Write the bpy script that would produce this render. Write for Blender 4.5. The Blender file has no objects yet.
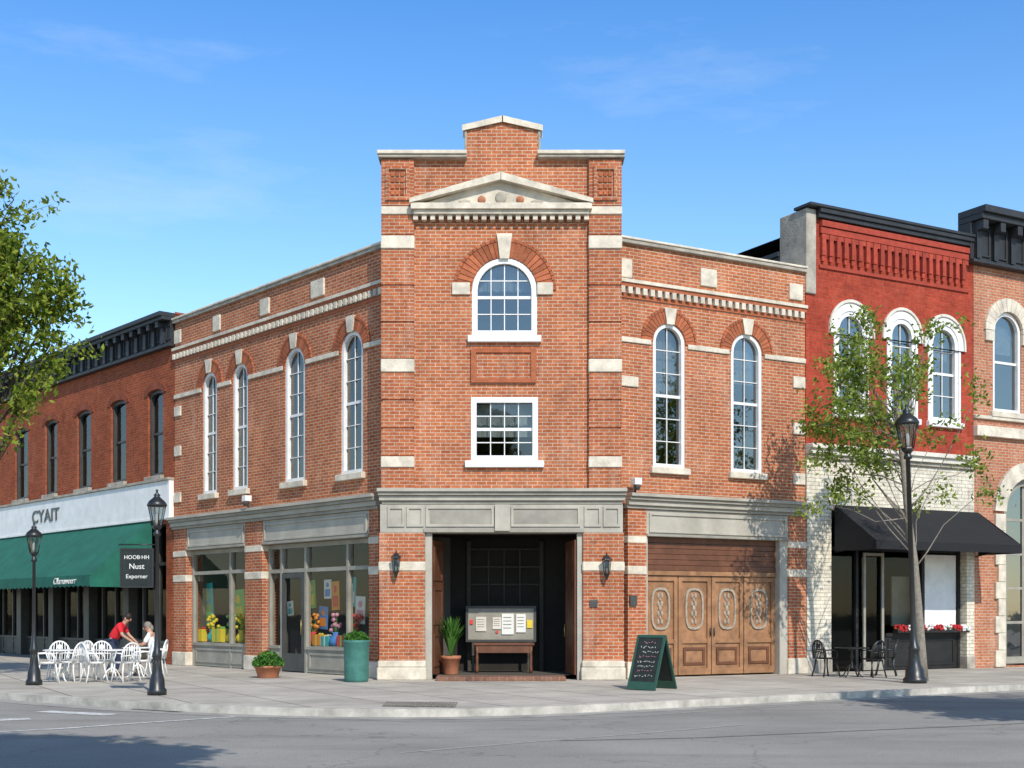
import bpy, math, random
from mathutils import Vector, Matrix
random.seed(7)
R=random.random
def ru(a,b): return a+(b-a)*R()
SC=bpy.context.scene
COL=SC.collection
CAMZ=1.6; F=1300.0; HY=612.0
# ---------------------------------------------------------------- materials
def nt(name):
    m=bpy.data.materials.new(name); m.use_nodes=True
    n=m.node_tree.nodes; l=m.node_tree.links
    b=n["Principled BSDF"]; return m,n,l,b
def mixc(n,l,fac,a,b,mode='MIX'):
    x=n.new('ShaderNodeMix'); x.data_type='RGBA'; x.blend_type=mode
    for i,v in ((0,fac),(6,a),(7,b)):
        if hasattr(v,'links'): l.new(v,x.inputs[i])
        elif i==0: x.inputs[0].default_value=v
        else: x.inputs[i].default_value=(v[0],v[1],v[2],1)
    return x.outputs[2]
def noise(n,l,vec,scale,detail=4,rough=.6):
    t=n.new('ShaderNodeTexNoise'); t.inputs['Scale'].default_value=scale
    t.inputs['Detail'].default_value=detail; t.inputs['Roughness'].default_value=rough
    l.new(vec,t.inputs['Vector']); return t.outputs['Fac']
def ramp(n,l,fac,a,b,ca=(0,0,0),cb=(1,1,1)):
    r=n.new('ShaderNodeValToRGB'); r.color_ramp.elements[0].position=a; r.color_ramp.elements[1].position=b
    r.color_ramp.elements[0].color=(*ca,1); r.color_ramp.elements[1].color=(*cb,1)
    l.new(fac,r.inputs[0]); return r.outputs[0]
def M(name,col,rough=.8,var=.25,scale=4,bump=0.0,bscale=40,metal=0,island=0,spec=.4):
    m,n,l,b=nt(name)
    tc=n.new('ShaderNodeTexCoord').outputs['Object']
    f=ramp(n,l,noise(n,l,tc,scale,5,.65),.3,.72)
    dark=tuple(c*(1-var) for c in col); lite=tuple(min(1,c*(1+var*.35)) for c in col)
    c=mixc(n,l,f,dark,lite)
    if island:
        g=n.new('ShaderNodeNewGeometry').outputs['Random Per Island']
        r=ramp(n,l,g,0,1,tuple([1-island]*3),(1.0,1.0,1.0))
        c=mixc(n,l,1.0,c,r,'MULTIPLY')
    l.new(c,b.inputs['Base Color'])
    b.inputs['Roughness'].default_value=rough; b.inputs['Metallic'].default_value=metal
    b.inputs['Specular IOR Level'].default_value=spec
    if bump:
        bp=n.new('ShaderNodeBump'); bp.inputs['Strength'].default_value=bump; bp.inputs['Distance'].default_value=.02
        l.new(noise(n,l,tc,bscale,3),bp.inputs['Height']); l.new(bp.outputs[0],b.inputs['Normal'])
    return m
def brickmat(name,c1,c2,mortar,bw=.24,rh=.082,ms=.011,bump=.6,stain=.3,horiz=False):
    m,n,l,b=nt(name)
    tc=n.new('ShaderNodeTexCoord').outputs['Object']
    s=n.new('ShaderNodeSeparateXYZ'); l.new(tc,s.inputs[0])
    c=n.new('ShaderNodeCombineXYZ')
    if horiz:
        l.new(s.outputs[0],c.inputs[0]); l.new(s.outputs[1],c.inputs[1])
    else:
        a=n.new('ShaderNodeMath'); a.operation='ADD'; l.new(s.outputs[0],a.inputs[0]); l.new(s.outputs[1],a.inputs[1])
        l.new(a.outputs[0],c.inputs[0]); l.new(s.outputs[2],c.inputs[1])
    t=n.new('ShaderNodeTexBrick'); l.new(c.outputs[0],t.inputs['Vector'])
    t.inputs['Color1'].default_value=(*c1,1); t.inputs['Color2'].default_value=(*c2,1); t.inputs['Mortar'].default_value=(*mortar,1)
    t.inputs['Scale'].default_value=1; t.inputs['Mortar Size'].default_value=ms; t.inputs['Mortar Smooth'].default_value=.4
    t.inputs['Bias'].default_value=-.1; t.inputs['Brick Width'].default_value=bw; t.inputs['Row Height'].default_value=rh
    f=ramp(n,l,noise(n,l,tc,.7,6,.7),.35,.7,(1-stain,)*3,(1.08,1.05,1.0))
    k=mixc(n,l,1.0,t.outputs['Color'],f,'MULTIPLY')
    f2=ramp(n,l,noise(n,l,tc,9,3,.8),.3,.7,(.72,.72,.72),(1.18,1.18,1.18))
    k=mixc(n,l,1.0,k,f2,'MULTIPLY')
    mp=n.new('ShaderNodeMapping'); mp.inputs['Scale'].default_value=(1.6,1.6,.45); l.new(tc,mp.inputs[0])
    f3=ramp(n,l,noise(n,l,mp.outputs[0],1.1,6,.75),.53,.82,(0,0,0),(.38,.38,.38))
    k=mixc(n,l,f3,k,tuple(min(1,x*1.2+.03) for x in mortar))
    f4=ramp(n,l,noise(n,l,mp.outputs[0],2.7,5,.7),.56,.78,(1,1,1),(.64,.60,.58))
    k=mixc(n,l,1.0,k,f4,'MULTIPLY')
    l.new(k,b.inputs['Base Color']); b.inputs['Roughness'].default_value=.9; b.inputs['Specular IOR Level'].default_value=.1
    bp=n.new('ShaderNodeBump'); bp.invert=True; bp.inputs['Strength'].default_value=bump; bp.inputs['Distance'].default_value=.015
    l.new(t.outputs['Fac'],bp.inputs['Height']); l.new(bp.outputs[0],b.inputs['Normal'])
    return m
def glassmat(name,tint=(.55,.6,.6),refl=.25,mx_=.5,bump=.06,gc=(.64,.64,.62)):
    m,n,l,b=nt(name); n.remove(b); out=n['Material Output']
    tr=n.new('ShaderNodeBsdfTransparent'); tr.inputs[0].default_value=(*tint,1)
    gl=n.new('ShaderNodeBsdfGlossy'); gl.inputs['Roughness'].default_value=.03; gl.inputs[0].default_value=(*gc,1)
    tc=n.new('ShaderNodeTexCoord').outputs['Object']
    bp=n.new('ShaderNodeBump'); bp.inputs['Strength'].default_value=bump; bp.inputs['Distance'].default_value=.05
    l.new(noise(n,l,tc,1.7,2),bp.inputs['Height']); l.new(bp.outputs[0],gl.inputs['Normal'])
    lw=n.new('ShaderNodeLayerWeight'); lw.inputs[0].default_value=.35
    mr=n.new('ShaderNodeMapRange'); mr.inputs[3].default_value=refl; mr.inputs[4].default_value=mx_
    l.new(lw.outputs['Fresnel'],mr.inputs[0])
    mx=n.new('ShaderNodeMixShader'); l.new(mr.outputs[0],mx.inputs[0]); l.new(tr.outputs[0],mx.inputs[1]); l.new(gl.outputs[0],mx.inputs[2])
    l.new(mx.outputs[0],out.inputs[0]); return m
def leafmat(name,c1,c2):
    m,n,l,b=nt(name); n.remove(b); out=n['Material Output']
    g=n.new('ShaderNodeNewGeometry').outputs['Random Per Island']
    c=ramp(n,l,g,.05,.95,c1,c2)
    d=n.new('ShaderNodeBsdfDiffuse'); t=n.new('ShaderNodeBsdfTranslucent'); l.new(c,d.inputs[0]); l.new(c,t.inputs[0])
    mx=n.new('ShaderNodeMixShader'); mx.inputs[0].default_value=.4; l.new(d.outputs[0],mx.inputs[1]); l.new(t.outputs[0],mx.inputs[2])
    l.new(mx.outputs[0],out.inputs[0]); return m

BRICK=brickmat('brick_orange',(.55,.180,.078),(.42,.118,.052),(.61,.45,.33),ms=.0115)
BRICKP=brickmat('brick_pier',(.52,.162,.07),(.39,.105,.047),(.56,.41,.30),ms=.0115)
BRICKL=brickmat('brick_left_building',(.40,.098,.043),(.29,.067,.031),(.36,.19,.12),ms=.008)
BRICKR=brickmat('brick_red',(.45,.072,.042),(.35,.052,.031),(.36,.11,.07),ms=.007,stain=.28)
BRICKO=brickmat('brick_salmon',(.54,.21,.115),(.45,.155,.083),(.54,.42,.32))
BRICKW=brickmat('brick_white_painted',(.76,.71,.59),(.66,.61,.50),(.45,.41,.34),bw=.3,rh=.1,ms=.01,stain=.25)
BRICKG=brickmat('brick_paver',(.30,.15,.10),(.22,.11,.08),(.3,.25,.2),bw=.2,rh=.1,horiz=True)
TACT=brickmat('tactile_paver',(.50,.46,.39),(.40,.36,.31),(.16,.15,.13),bw=.12,rh=.12,ms=.026,horiz=True)
VOUS=M('voussoir_brick',(.50,.15,.065),.9,.3,6,island=.42)
VOUSR=M('voussoir_red',(.43,.064,.037),.9,.3,6,island=.3)
VOUSL=M('voussoir_left_building',(.30,.075,.035),.9,.3,6,island=.3)
STONE=M('limestone',(.72,.64,.51),.85,.38,3,bump=.4,bscale=25,island=.12)
STONED=M('weathered_stone',(.43,.385,.315),.9,.45,2.5,bump=.5,bscale=20)
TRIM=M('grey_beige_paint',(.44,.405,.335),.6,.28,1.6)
TRIMD=M('grey_beige_paint_dark',(.33,.305,.25),.6,.3,2)  # darker tone of the trim paint
WHITE=M('white_paint',(.80,.79,.76),.5,.15,3)
CREAM=M('cream_paint',(.70,.65,.55),.6,.25,2)
DARKF=M('dark_frame',(.06,.06,.055),.5,.3,3)
DIM=M('dark_stained_joinery',(.07,.062,.052),.7,.3,3,spec=.1)
BLACK=M('black_iron',(.016,.017,.017),.38,.3,6,spec=.6)
BLACKP=M('black_shop_joinery',(.022,.021,.02),.6,.4,4,spec=.3)
CORN=M('black_cornice',(.032,.034,.037),.55,.4,3)
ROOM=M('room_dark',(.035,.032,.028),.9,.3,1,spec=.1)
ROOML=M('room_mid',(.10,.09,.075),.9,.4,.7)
CURT=M('curtain_cloth',(.42,.43,.42),.9,.35,5)
WOOD=M('wood_door',(.36,.18,.085),.6,.5,3,bump=.3,bscale=15)
WOODD=M('wood_dark',(.16,.062,.03),.5,.4,3)
MEDAL=M('carved_medallion',(.40,.33,.25),.75,.4,14,bump=.8,bscale=30)
GREEN=M('awning_green',(.014,.13,.09),.85,.3,2)
AWNB=M('awning_black',(.013,.013,.015),.85,.2,2)
TEAL=M('tub_teal',(.055,.19,.155),.6,.35,5)
TERRA=M('terracotta',(.44,.17,.085),.8,.3,6)
SOIL=M('soil',(.05,.035,.025),.95)
BARK=M('bark_grey',(.27,.235,.19),.9,.4,12,bump=.6)
BARKD=M('bark_brown',(.10,.075,.055),.9,.4,12,bump=.6)
LAMPG=glassmat('lantern_glass',(.8,.83,.8),.12)
GLASS=glassmat('window_glass',(.5,.54,.55),.24,.42)
GLASSL=glassmat('window_glass_dark',(.3,.33,.33),.10,.2)
GLASSS=glassmat('shop_glass',(.88,.9,.88),.05,.2,.02)
GLASSD=glassmat('shop_glass_dark',(.6,.62,.6),.03,.12,.02)
LEAFY=leafmat('leaf_yellow_green',(.11,.17,.025),(.34,.42,.09))
LEAFG=leafmat('leaf_green',(.065,.12,.015),(.33,.39,.06))
LEAFP=leafmat('leaf_potted',(.02,.09,.015),(.16,.34,.07))
REDF=M('red_petals',(.6,.02,.03),.7,island=.4)
WHF=M('white_petals',(.8,.78,.75),.7)
SKIN=M('skin',(.50,.28,.19),.6,.1)
HAIR=M('hair_dark',(.025,.015,.01),.6)
HAIRG=M('hair_grey',(.25,.21,.17),.7)
SHIRTR=M('shirt_red',(.66,.02,.03),.85,.25,8)
SHIRTW=M('shirt_white',(.78,.77,.75),.85,.15,8)
JEANS=M('jeans',(.03,.045,.09),.9,.3,10)
KHAKI=M('khaki',(.3,.24,.16),.9,.3,10)
PAPER=M('paper',(.78,.77,.72),.8,.08,6)
CHALKB=M('chalkboard',(.018,.024,.022),.75,.5,4)
AGREEN=M('sign_frame_green',(.025,.08,.055),.55,.2,5)
CHALK=M('chalk',(.80,.78,.73),.95)
GOLD=M('brass',(.5,.35,.12),.4,metal=.8)
def flat(name,c): return M(name,c,.6,.12,4)
C_YEL=flat('goods_yellow',(.8,.6,.04)); C_TEAL=flat('goods_teal',(.04,.42,.42)); C_GRN=flat('goods_green',(.22,.5,.12))
C_RED=flat('goods_red',(.7,.06,.04)); C_BLU=flat('goods_blue',(.08,.25,.6)); C_ORG=flat('goods_orange',(.75,.28,.04)); C_PNK=flat('goods_pink',(.7,.3,.38))

def asphalt():
    m,n,l,b=nt('asphalt'); tc=n.new('ShaderNodeTexCoord').outputs['Object']
    a=ramp(n,l,noise(n,l,tc,.35,6,.6),.3,.7,(.255,.242,.217),(.335,.318,.288))
    g=ramp(n,l,noise(n,l,tc,60,2,.8),.3,.7,(.68,.68,.68),(1.28,1.28,1.28))
    k=mixc(n,l,1,a,g,'MULTIPLY')
    mp=n.new('ShaderNodeMapping'); mp.inputs['Scale'].default_value=(.15,.9,1); mp.inputs['Rotation'].default_value=(0,0,-.35); l.new(tc,mp.inputs[0])
    s=ramp(n,l,noise(n,l,mp.outputs[0],1.2,5,.6),.48,.75,(1,1,1),(.76,.76,.77)); k=mixc(n,l,1,k,s,'MULTIPLY')
    s2=ramp(n,l,noise(n,l,tc,1.3,6,.8),.6,.72,(1,1,1),(.72,.72,.72)); k=mixc(n,l,1,k,s2,'MULTIPLY')
    v=n.new('ShaderNodeTexVoronoi'); v.feature='DISTANCE_TO_EDGE'; v.inputs['Scale'].default_value=.25
    d=n.new('ShaderNodeVectorMath'); d.operation='ADD'
    nn=n.new('ShaderNodeTexNoise'); nn.inputs['Scale'].default_value=1.5; nn.inputs['Detail'].default_value=5; l.new(tc,nn.inputs['Vector'])
    l.new(tc,d.inputs[0]); l.new(nn.outputs['Color'],d.inputs[1]); l.new(d.outputs[0],v.inputs['Vector'])
    c=ramp(n,l,v.outputs[0],.0,.005,(.66,.66,.66),(1,1,1)); k=mixc(n,l,1,k,c,'MULTIPLY')
    l.new(k,b.inputs['Base Color']); b.inputs['Roughness'].default_value=.92; b.inputs['Specular IOR Level'].default_value=.2
    bp=n.new('ShaderNodeBump'); bp.inputs['Strength'].default_value=.4; bp.inputs['Distance'].default_value=.01
    l.new(noise(n,l,tc,90,2),bp.inputs['Height']); l.new(bp.outputs[0],b.inputs['Normal']); return m
def pavemat():
    m,n,l,b=nt('pavement_concrete'); tc=n.new('ShaderNodeTexCoord').outputs['Object']
    mp=n.new('ShaderNodeMapping'); mp.inputs['Rotation'].default_value=(0,0,-.5); l.new(tc,mp.inputs[0])
    t=n.new('ShaderNodeTexBrick'); l.new(mp.outputs[0],t.inputs[0]); t.offset=0
    t.inputs['Color1'].default_value=(.56,.52,.45,1); t.inputs['Color2'].default_value=(.46,.425,.37,1); t.inputs['Mortar'].default_value=(.21,.19,.165,1)
    t.inputs['Scale'].default_value=1; t.inputs['Mortar Size'].default_value=.02; t.inputs['Brick Width'].default_value=1.5; t.inputs['Row Height'].default_value=1.5
    f=ramp(n,l,noise(n,l,tc,.8,7,.7),.32,.7,(.70,.69,.68),(1.08,1.07,1.05)); k=mixc(n,l,1,t.outputs[0],f,'MULTIPLY')
    f=ramp(n,l,noise(n,l,tc,30,3,.7),.3,.7,(.86,.86,.86),(1.07,1.07,1.07)); k=mixc(n,l,1,k,f,'MULTIPLY')
    f=ramp(n,l,noise(n,l,tc,3.1,6,.8),.60,.70,(1,1,1),(.72,.71,.69)); k=mixc(n,l,1,k,f,'MULTIPLY')
    l.new(k,b.inputs['Base Color']); b.inputs['Roughness'].default_value=.92; b.inputs['Specular IOR Level'].default_value=.2
    return m
ASPH=asphalt(); PAVE=pavemat(); KERB=M('kerb_concrete',(.54,.505,.44),.9,.45,2.5,bump=.3,spec=.2)
GUT=M('gutter_concrete',(.38,.36,.325),.9,.35,1.5,spec=.2)
EARTH=M('earth',(.12,.12,.09),.95,.4,.3)
def marks():
    m,n,l,b=nt('worn_road_paint'); tc=n.new('ShaderNodeTexCoord').outputs['Object']
    f=ramp(n,l,noise(n,l,tc,7,6,.8),.36,.6); k=mixc(n,l,f,(.33,.32,.30),(.72,.71,.68)); l.new(k,b.inputs['Base Color']); b.inputs['Roughness'].default_value=.85; return m
MARK=marks(); TAR=M('tar_seam',(.17,.16,.15),.9,.3,5,spec=.1); SEAM=M('pale_seam',(.43,.415,.385),.9,.3,5,spec=.2)
# ---------------------------------------------------------------- mesh builder
WM={}
class MB:
    def __init__(s): s.v=[];s.f=[];s.m=[];s.sm=[];s.mats=[];s.parts=[]
    def mi(s,mat):
        if mat not in s.mats: s.mats.append(mat)
        return s.mats.index(mat)
    def add(s,vs,fs,mat,sm=False):
        s.parts.append((list(vs),fs,mat,sm))
        o=len(s.v); s.v+=[tuple(v) for v in vs]; k=s.mi(mat)
        for f in fs: s.f.append([o+i for i in f]); s.m.append(k); s.sm.append(sm)
        return s
    def box(s,x0,x1,y0,y1,z0,z1,mat,T=None):
        vs=[(x,y,z) for x in (x0,x1) for y in (y0,y1) for z in (z0,z1)]
        if T: vs=[T@Vector(v) for v in vs]
        return s.add(vs,[(0,1,3,2),(4,6,7,5),(0,4,5,1),(2,3,7,6),(0,2,6,4),(1,5,7,3)],mat)
    def quad(s,a,b,c,d,mat): return s.add([a,b,c,d],[(0,1,2,3)],mat)
    def prism(s,pts,y0,y1,mat,T=None):
        n=len(pts); vs=[(x,y0,z) for x,z in pts]+[(x,y1,z) for x,z in pts]
        if T: vs=[T@Vector(v) for v in vs]
        return s.add(vs,[tuple(range(n)),tuple(range(2*n-1,n-1,-1))]+[(i,(i+1)%n,n+(i+1)%n,n+i) for i in range(n)],mat)
    def ring(s,o,i,y0,y1,mat):
        n=len(o); vs=[(x,y0,z) for x,z in o]+[(x,y0,z) for x,z in i]+[(x,y1,z) for x,z in o]+[(x,y1,z) for x,z in i]
        fs=[]
        for k in range(n):
            j=(k+1)%n; fs+=[(k,j,n+j,n+k),(2*n+k,3*n+k,3*n+j,2*n+j),(k,2*n+k,2*n+j,j),(n+k,n+j,3*n+j,3*n+k)]
        return s.add(vs,fs,mat)
    def lathe(s,prof,c,mat,n=16,sm=True,ph=0,sx=1,sy=1):
        vs=[];fs=[]
        for r,z in prof:
            for k in range(n):
                a=ph+2*math.pi*k/n; vs.append((c[0]+r*sx*math.cos(a),c[1]+r*sy*math.sin(a),c[2]+z))
        for j in range(len(prof)-1):
            for k in range(n): fs.append((j*n+k,j*n+(k+1)%n,(j+1)*n+(k+1)%n,(j+1)*n+k))
        fs.append(tuple(range(n))[::-1]); fs.append(tuple(range((len(prof)-1)*n,len(prof)*n)))
        return s.add(vs,fs,mat,sm)
    def tube(s,pts,rad,mat,n=6):
        pts=[Vector(p) for p in pts]
        if not isinstance(rad,(list,tuple)): rad=[rad]*len(pts)
        vs=[];fs=[]
        ref=None
        for i,p in enumerate(pts):
            d=(pts[min(i+1,len(pts)-1)]-pts[max(i-1,0)])
            if d.length<1e-6: d=Vector((0,0,1))
            d.normalize()
            if ref is None: ref=Vector((1,0,0)) if abs(d.x)<.8 else Vector((0,1,0))
            a=(ref-d*ref.dot(d)); 
            if a.length<1e-4: a=d.orthogonal()
            a.normalize(); ref=a; b=d.cross(a)
            for k in range(n):
                t=2*math.pi*k/n; vs.append(p+(a*math.cos(t)+b*math.sin(t))*rad[i])
        for j in range(len(pts)-1):
            for k in range(n): fs.append((j*n+k,j*n+(k+1)%n,(j+1)*n+(k+1)%n,(j+1)*n+k))
        fs.append(tuple(range(n))[::-1]); fs.append(tuple(range((len(pts)-1)*n,len(pts)*n)))
        return s.add(vs,fs,mat,True)
    def ell(s,c,r,mat,n=12,m=8):
        prof=[(max(.001,math.sin(math.pi*j/m)),-math.cos(math.pi*j/m)) for j in range(m+1)]
        vs=[];fs=[]
        for q,z in prof:
            for k in range(n):
                a=2*math.pi*k/n; vs.append((c[0]+q*math.cos(a)*r[0],c[1]+q*math.sin(a)*r[1],c[2]+z*r[2]))
        for j in range(len(prof)-1):
            for k in range(n): fs.append((j*n+k,j*n+(k+1)%n,(j+1)*n+(k+1)%n,(j+1)*n+k))
        return s.add(vs,fs,mat,True)
    def obj(s,name,parent=None,W=None,bevel=0,label=None):
        me=bpy.data.meshes.new(name); me.from_pydata(s.v,[],s.f)
        for mt in s.mats: me.materials.append(mt)
        me.polygons.foreach_set('material_index',s.m); me.polygons.foreach_set('use_smooth',s.sm)
        me.validate(); me.update()
        ob=bpy.data.objects.new(name,me); COL.objects.link(ob); attach(ob,parent,W)
        if bevel:
            b=ob.modifiers.new('bevel','BEVEL'); b.width=bevel; b.segments=1; b.limit_method='ANGLE'
        if label: ob['label']=label
        return ob
    def each(s,name,parent=None,W=None,bevel=0):
        for vs,fs,mat,sm in s.parts:
            q=MB(); q.add(vs,fs,mat,sm); q.obj(name,parent,W,bevel)
def attach(ob,parent,W=None):
    if W is None: W=WM[parent.name] if parent else Matrix.Identity(4)
    WM[ob.name]=W.copy()
    if parent:
        ob.parent=parent; ob.matrix_parent_inverse=Matrix.Identity(4)
        ob.matrix_basis=WM[parent.name].inverted()@W
    else: ob.matrix_basis=W
def thing(name,label,cat,W,group=None):
    e=bpy.data.objects.new(name,None); e.empty_display_size=.3; COL.objects.link(e); attach(e,None,W)
    e['label']=label; e['category']=cat
    if group: e['group']=group
    return e
def tag(o,label,cat,group=None):
    o['label']=label;o['category']=cat
    if group:o['group']=group
    return o
def clone(t,W,label=None):
    def rec(o,par):
        c=o.copy(); COL.objects.link(c)
        if par: c.parent=par; c.matrix_parent_inverse=Matrix.Identity(4); c.matrix_basis=o.matrix_basis.copy()
        else: c.matrix_basis=W
        WM[c.name]=W.copy()
        for k in o.children: rec(k,c)
        return c
    n=rec(t,None)
    if label: n['label']=label
    return n
def TR(x,y,z=0,a=0): return Matrix.Translation((x,y,z))@Matrix.Rotation(a,4,'Z')
class Frame:
    def __init__(s,ox,oy,dx,dy):
        k=math.hypot(dx,dy); s.X=(dx/k,dy/k); s.Y=(-dy/k,dx/k); s.o=(ox,oy)
        s.W=Matrix(((s.X[0],s.Y[0],0,ox),(s.X[1],s.Y[1],0,oy),(0,0,1,0),(0,0,0,1)))
    def U(s,px,w=0):
        r=(px-512)/F
        return (r*(s.o[1]+w*s.Y[1])-s.o[0]-w*s.Y[0])/(s.X[0]-r*s.X[1])
def P(px,d): return (px-512)/F*d
T=Frame(0,30.6,1,0)
L=Frame(-3.0,31.1,.656,-.754)
RR=Frame(2.5,31.0,.874,.4857)
# ---------------------------------------------------------------- facade tools
def zt(o,x):
    x0,x1,z0,z1,r=o
    if r<=0: return z1
    xc=(x0+x1)/2; h=(x1-x0)/2; q=max(0,1-((x-xc)/h)**2); return z1-r+r*math.sqrt(q)
def outline(x0,x1,z0,z1,r,n=16):
    if r<=0: return [(x0,z0),(x0,z1),(x1,z1),(x1,z0)]
    xc=(x0+x1)/2; h=(x1-x0)/2
    return [(x0,z0)]+[(xc-h*math.cos(math.pi*k/n),z1-r+r*math.sin(math.pi*k/n)) for k in range(n+1)]+[(x1,z0)]
def sheet(mb,x0,x1,z0,z1,ops,mat,y=0,dep=.26,rmat=None):
    xs=sorted(set([x0,x1]+[o[0] for o in ops]+[o[1] for o in ops]))
    xs=[x for x in xs if x0<=x<=x1]
    for a,b in zip(xs,xs[1:]):
        c=(a+b)/2; hs=sorted([(o[2],o[3]) for o in ops if o[0]<c<o[1]]); z=z0
        for h0,h1 in hs:
            if h0>z+1e-4: mb.quad((a,y,z),(b,y,z),(b,y,h0),(a,y,h0),mat)
            z=h1
        if z1>z: mb.quad((a,y,z),(b,y,z),(b,y,z1),(a,y,z1),mat)
    for o in ops:
        ol=outline(*o)
        if o[4]>0:
            for p,q in zip(ol[1:],ol[2:-1]): mb.quad((p[0],y,p[1]),(q[0],y,q[1]),(q[0],y,o[3]),(p[0],y,o[3]),mat)
        n=len(ol)
        for k in range(n):
            p=ol[k];q=ol[(k+1)%n]; mb.quad((p[0],y,p[1]),(q[0],y,q[1]),(q[0],y+dep,q[1]),(p[0],y+dep,p[1]),rmat or mat)
def vous(mb,xc,zs,rx,rz,t,n,y0,y1,mat,a0=0,a1=math.pi,gap=.14):
    for k in range(n):
        s=a0+(a1-a0)*(k+gap/2)/n; e=a0+(a1-a0)*(k+1-gap/2)/n
        mb.prism([(xc+rx*math.cos(s),zs+rz*math.sin(s)),(xc+(rx+t)*math.cos(s),zs+(rz+t)*math.sin(s)),(xc+(rx+t)*math.cos(e),zs+(rz+t)*math.sin(e)),(xc+rx*math.cos(e),zs+rz*math.sin(e))],y0,y1,mat)
def window(par,Wf,o,nx=2,rows=4,fw=.07,fmat=None,gmat=None,rec=.12,sill=STONE,sillw=.1,arch=None,key=None,curtain=.0,archmat=None,nv=22,archt=.3,mid=True,bar=.022,label=None):
    fmat=fmat or WHITE; gmat=gmat or GLASS
    x0,x1,z0,z1,r=o; w=x1-x0; xc=(x0+x1)/2
    mb=MB(); ri=r*(w-2*fw)/w if r>0 else 0
    mb.ring(outline(x0+.002,x1-.002,z0+.002,z1-.002,r),outline(x0+fw,x1-fw,z0+fw,z1-fw,ri),rec-.05,rec+.07,fmat)
    inn=(x0+fw,x1-fw,z0+fw,z1-fw,ri)
    ys,ye=rec+.022,rec+.045
    for k in range(1,nx):
        x=inn[0]+(inn[1]-inn[0])*k/nx; mb.box(x-bar/2,x+bar/2,ys,ye,inn[2],zt(inn,x)-.01,fmat)
    for k in range(1,rows):
        z=inn[2]+(inn[3]-inn[2])*k/rows
        if r>0 and z>inn[3]-ri+.02:
            q=math.sqrt(max(0,1-((z-(inn[3]-ri))/ri)**2)); h=(inn[1]-inn[0])/2*q
        else: h=(inn[1]-inn[0])/2
        t=bar/2
        if mid and k==rows//2: t=.035
        mb.box(xc-h,xc+h,ys-.004,ye+.004,z-t,z+t,fmat)
    win=mb.obj('window',par,Wf)
    if label: win['label']=label
    g=MB(); ol=outline(*inn); g.add([(x,rec+.055,z) for x,z in ol],[tuple(range(len(ol)))],gmat); g.obj('glass',win,Wf)
    if sill:
        s=MB(); s.box(x0-sillw,x1+sillw,-.12,.07,z0-.16,z0-.001,sill); s.obj('sill',win,Wf,bevel=.012)
    if curtain:
        c=MB(); n=14; zc=z1-(z1-z0)*curtain
        for side in ((inn[0],inn[0]+w*.26),(inn[1]-w*.26,inn[1])) if curtain>.9 else ((inn[0],inn[1]),):
            for k in range(n):
                a=side[0]+(side[1]-side[0])*k/n; b=side[0]+(side[1]-side[0])*(k+1)/n
                ya=.3+.03*(k%2); yb=.3+.03*((k+1)%2)
                c.quad((a,ya,zc),(b,yb,zc),(b,yb,zt(inn,b)),(a,ya,zt(inn,a)),CURT)
        c.obj('curtain',win,Wf)
    if arch:
        a=MB(); vous(a,xc,z1-r,w/2+.01,r+.01,archt,nv,-.03,.05,archmat or VOUS)
        if archt>.24: vous(a,xc,z1-r,w/2+.02+archt,r+.02+archt,.07,nv+6,-.04,.05,archmat or VOUS)
        a.obj('arch',win,Wf)
    if key:
        k=MB(); k.prism([(xc-.1,z1-.02),(xc-.17,z1+key),(xc+.17,z1+key),(xc+.1,z1-.02)],-.075,.06,STONE); k.obj('keystone',win,Wf,bevel=.01)
    return win
def text(s,size,mat,par,W,name='lettering',ext=.008,align='CENTER',shear=0,bold=0):
    cu=bpy.data.curves.new('t','FONT'); cu.body=s; cu.size=size; cu.extrude=ext; cu.align_x=align; cu.shear=shear; cu.resolution_u=3; cu.offset=bold
    o=bpy.data.objects.new('t',cu); COL.objects.link(o)
    dg=bpy.context.evaluated_depsgraph_get(); me=bpy.data.meshes.new_from_object(o.evaluated_get(dg)); bpy.data.objects.remove(o)
    me.materials.clear(); me.materials.append(mat)
    ob=bpy.data.objects.new(name,me); COL.objects.link(ob); attach(ob,par,W@Matrix.Rotation(math.pi/2,4,'X')); return ob
def bands(mb,x0,x1,y0,y1,zs,mat):
    for a,b in zs: mb.box(x0,x1,y0,y1,a,b,mat)
# ================================================================ CORNER BUILDING
CB=thing('corner_building','two-storey orange brick corner building with stepped tower front','building',TR(-.25,30.6))
tz=lambda y:1.6+(612-y)/42.48
tu=lambda x:(x-512)/42.48
TW=T.W
aw=(tu(472),tu(537),tz(336),tz(258),(tu(537)-tu(472))/2)
rw=(tu(471),tu(538),tz(461),tz(397),0)
UL,URt=tu(383),tu(620)
mb=MB(); sheet(mb,UL,URt,4.3,12.3,[aw,rw],BRICK)
TD=3.0
for x in (UL,URt): mb.quad((x,0,0),(x,TD,0),(x,TD,12.3),(x,0,12.3),BRICK)
mb.quad((UL,TD,3),(URt,TD,3),(URt,TD,12.3),(UL,TD,12.3),BRICK)
mb.quad((UL,0,12.1),(URt,0,12.1),(URt,TD,12.1),(UL,TD,12.1),CORN)
gx0,gx1=tu(467),tu(538); gc=(gx0+gx1)/2
mb.prism([(gx0,12.3),(gx0,12.93),(gc,13.12),(gx1,12.93),(gx1,12.3)],0,.35,BRICK)
mb.prism([(tu(474),tz(381)),(tu(474),tz(351)),(tu(533),tz(351)),(tu(533),tz(381))],-.03,.0,BRICKP)
mb.obj('wall',CB,TW,label='orange brick tower wall with raised gabled parapet')
mb=MB()
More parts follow.
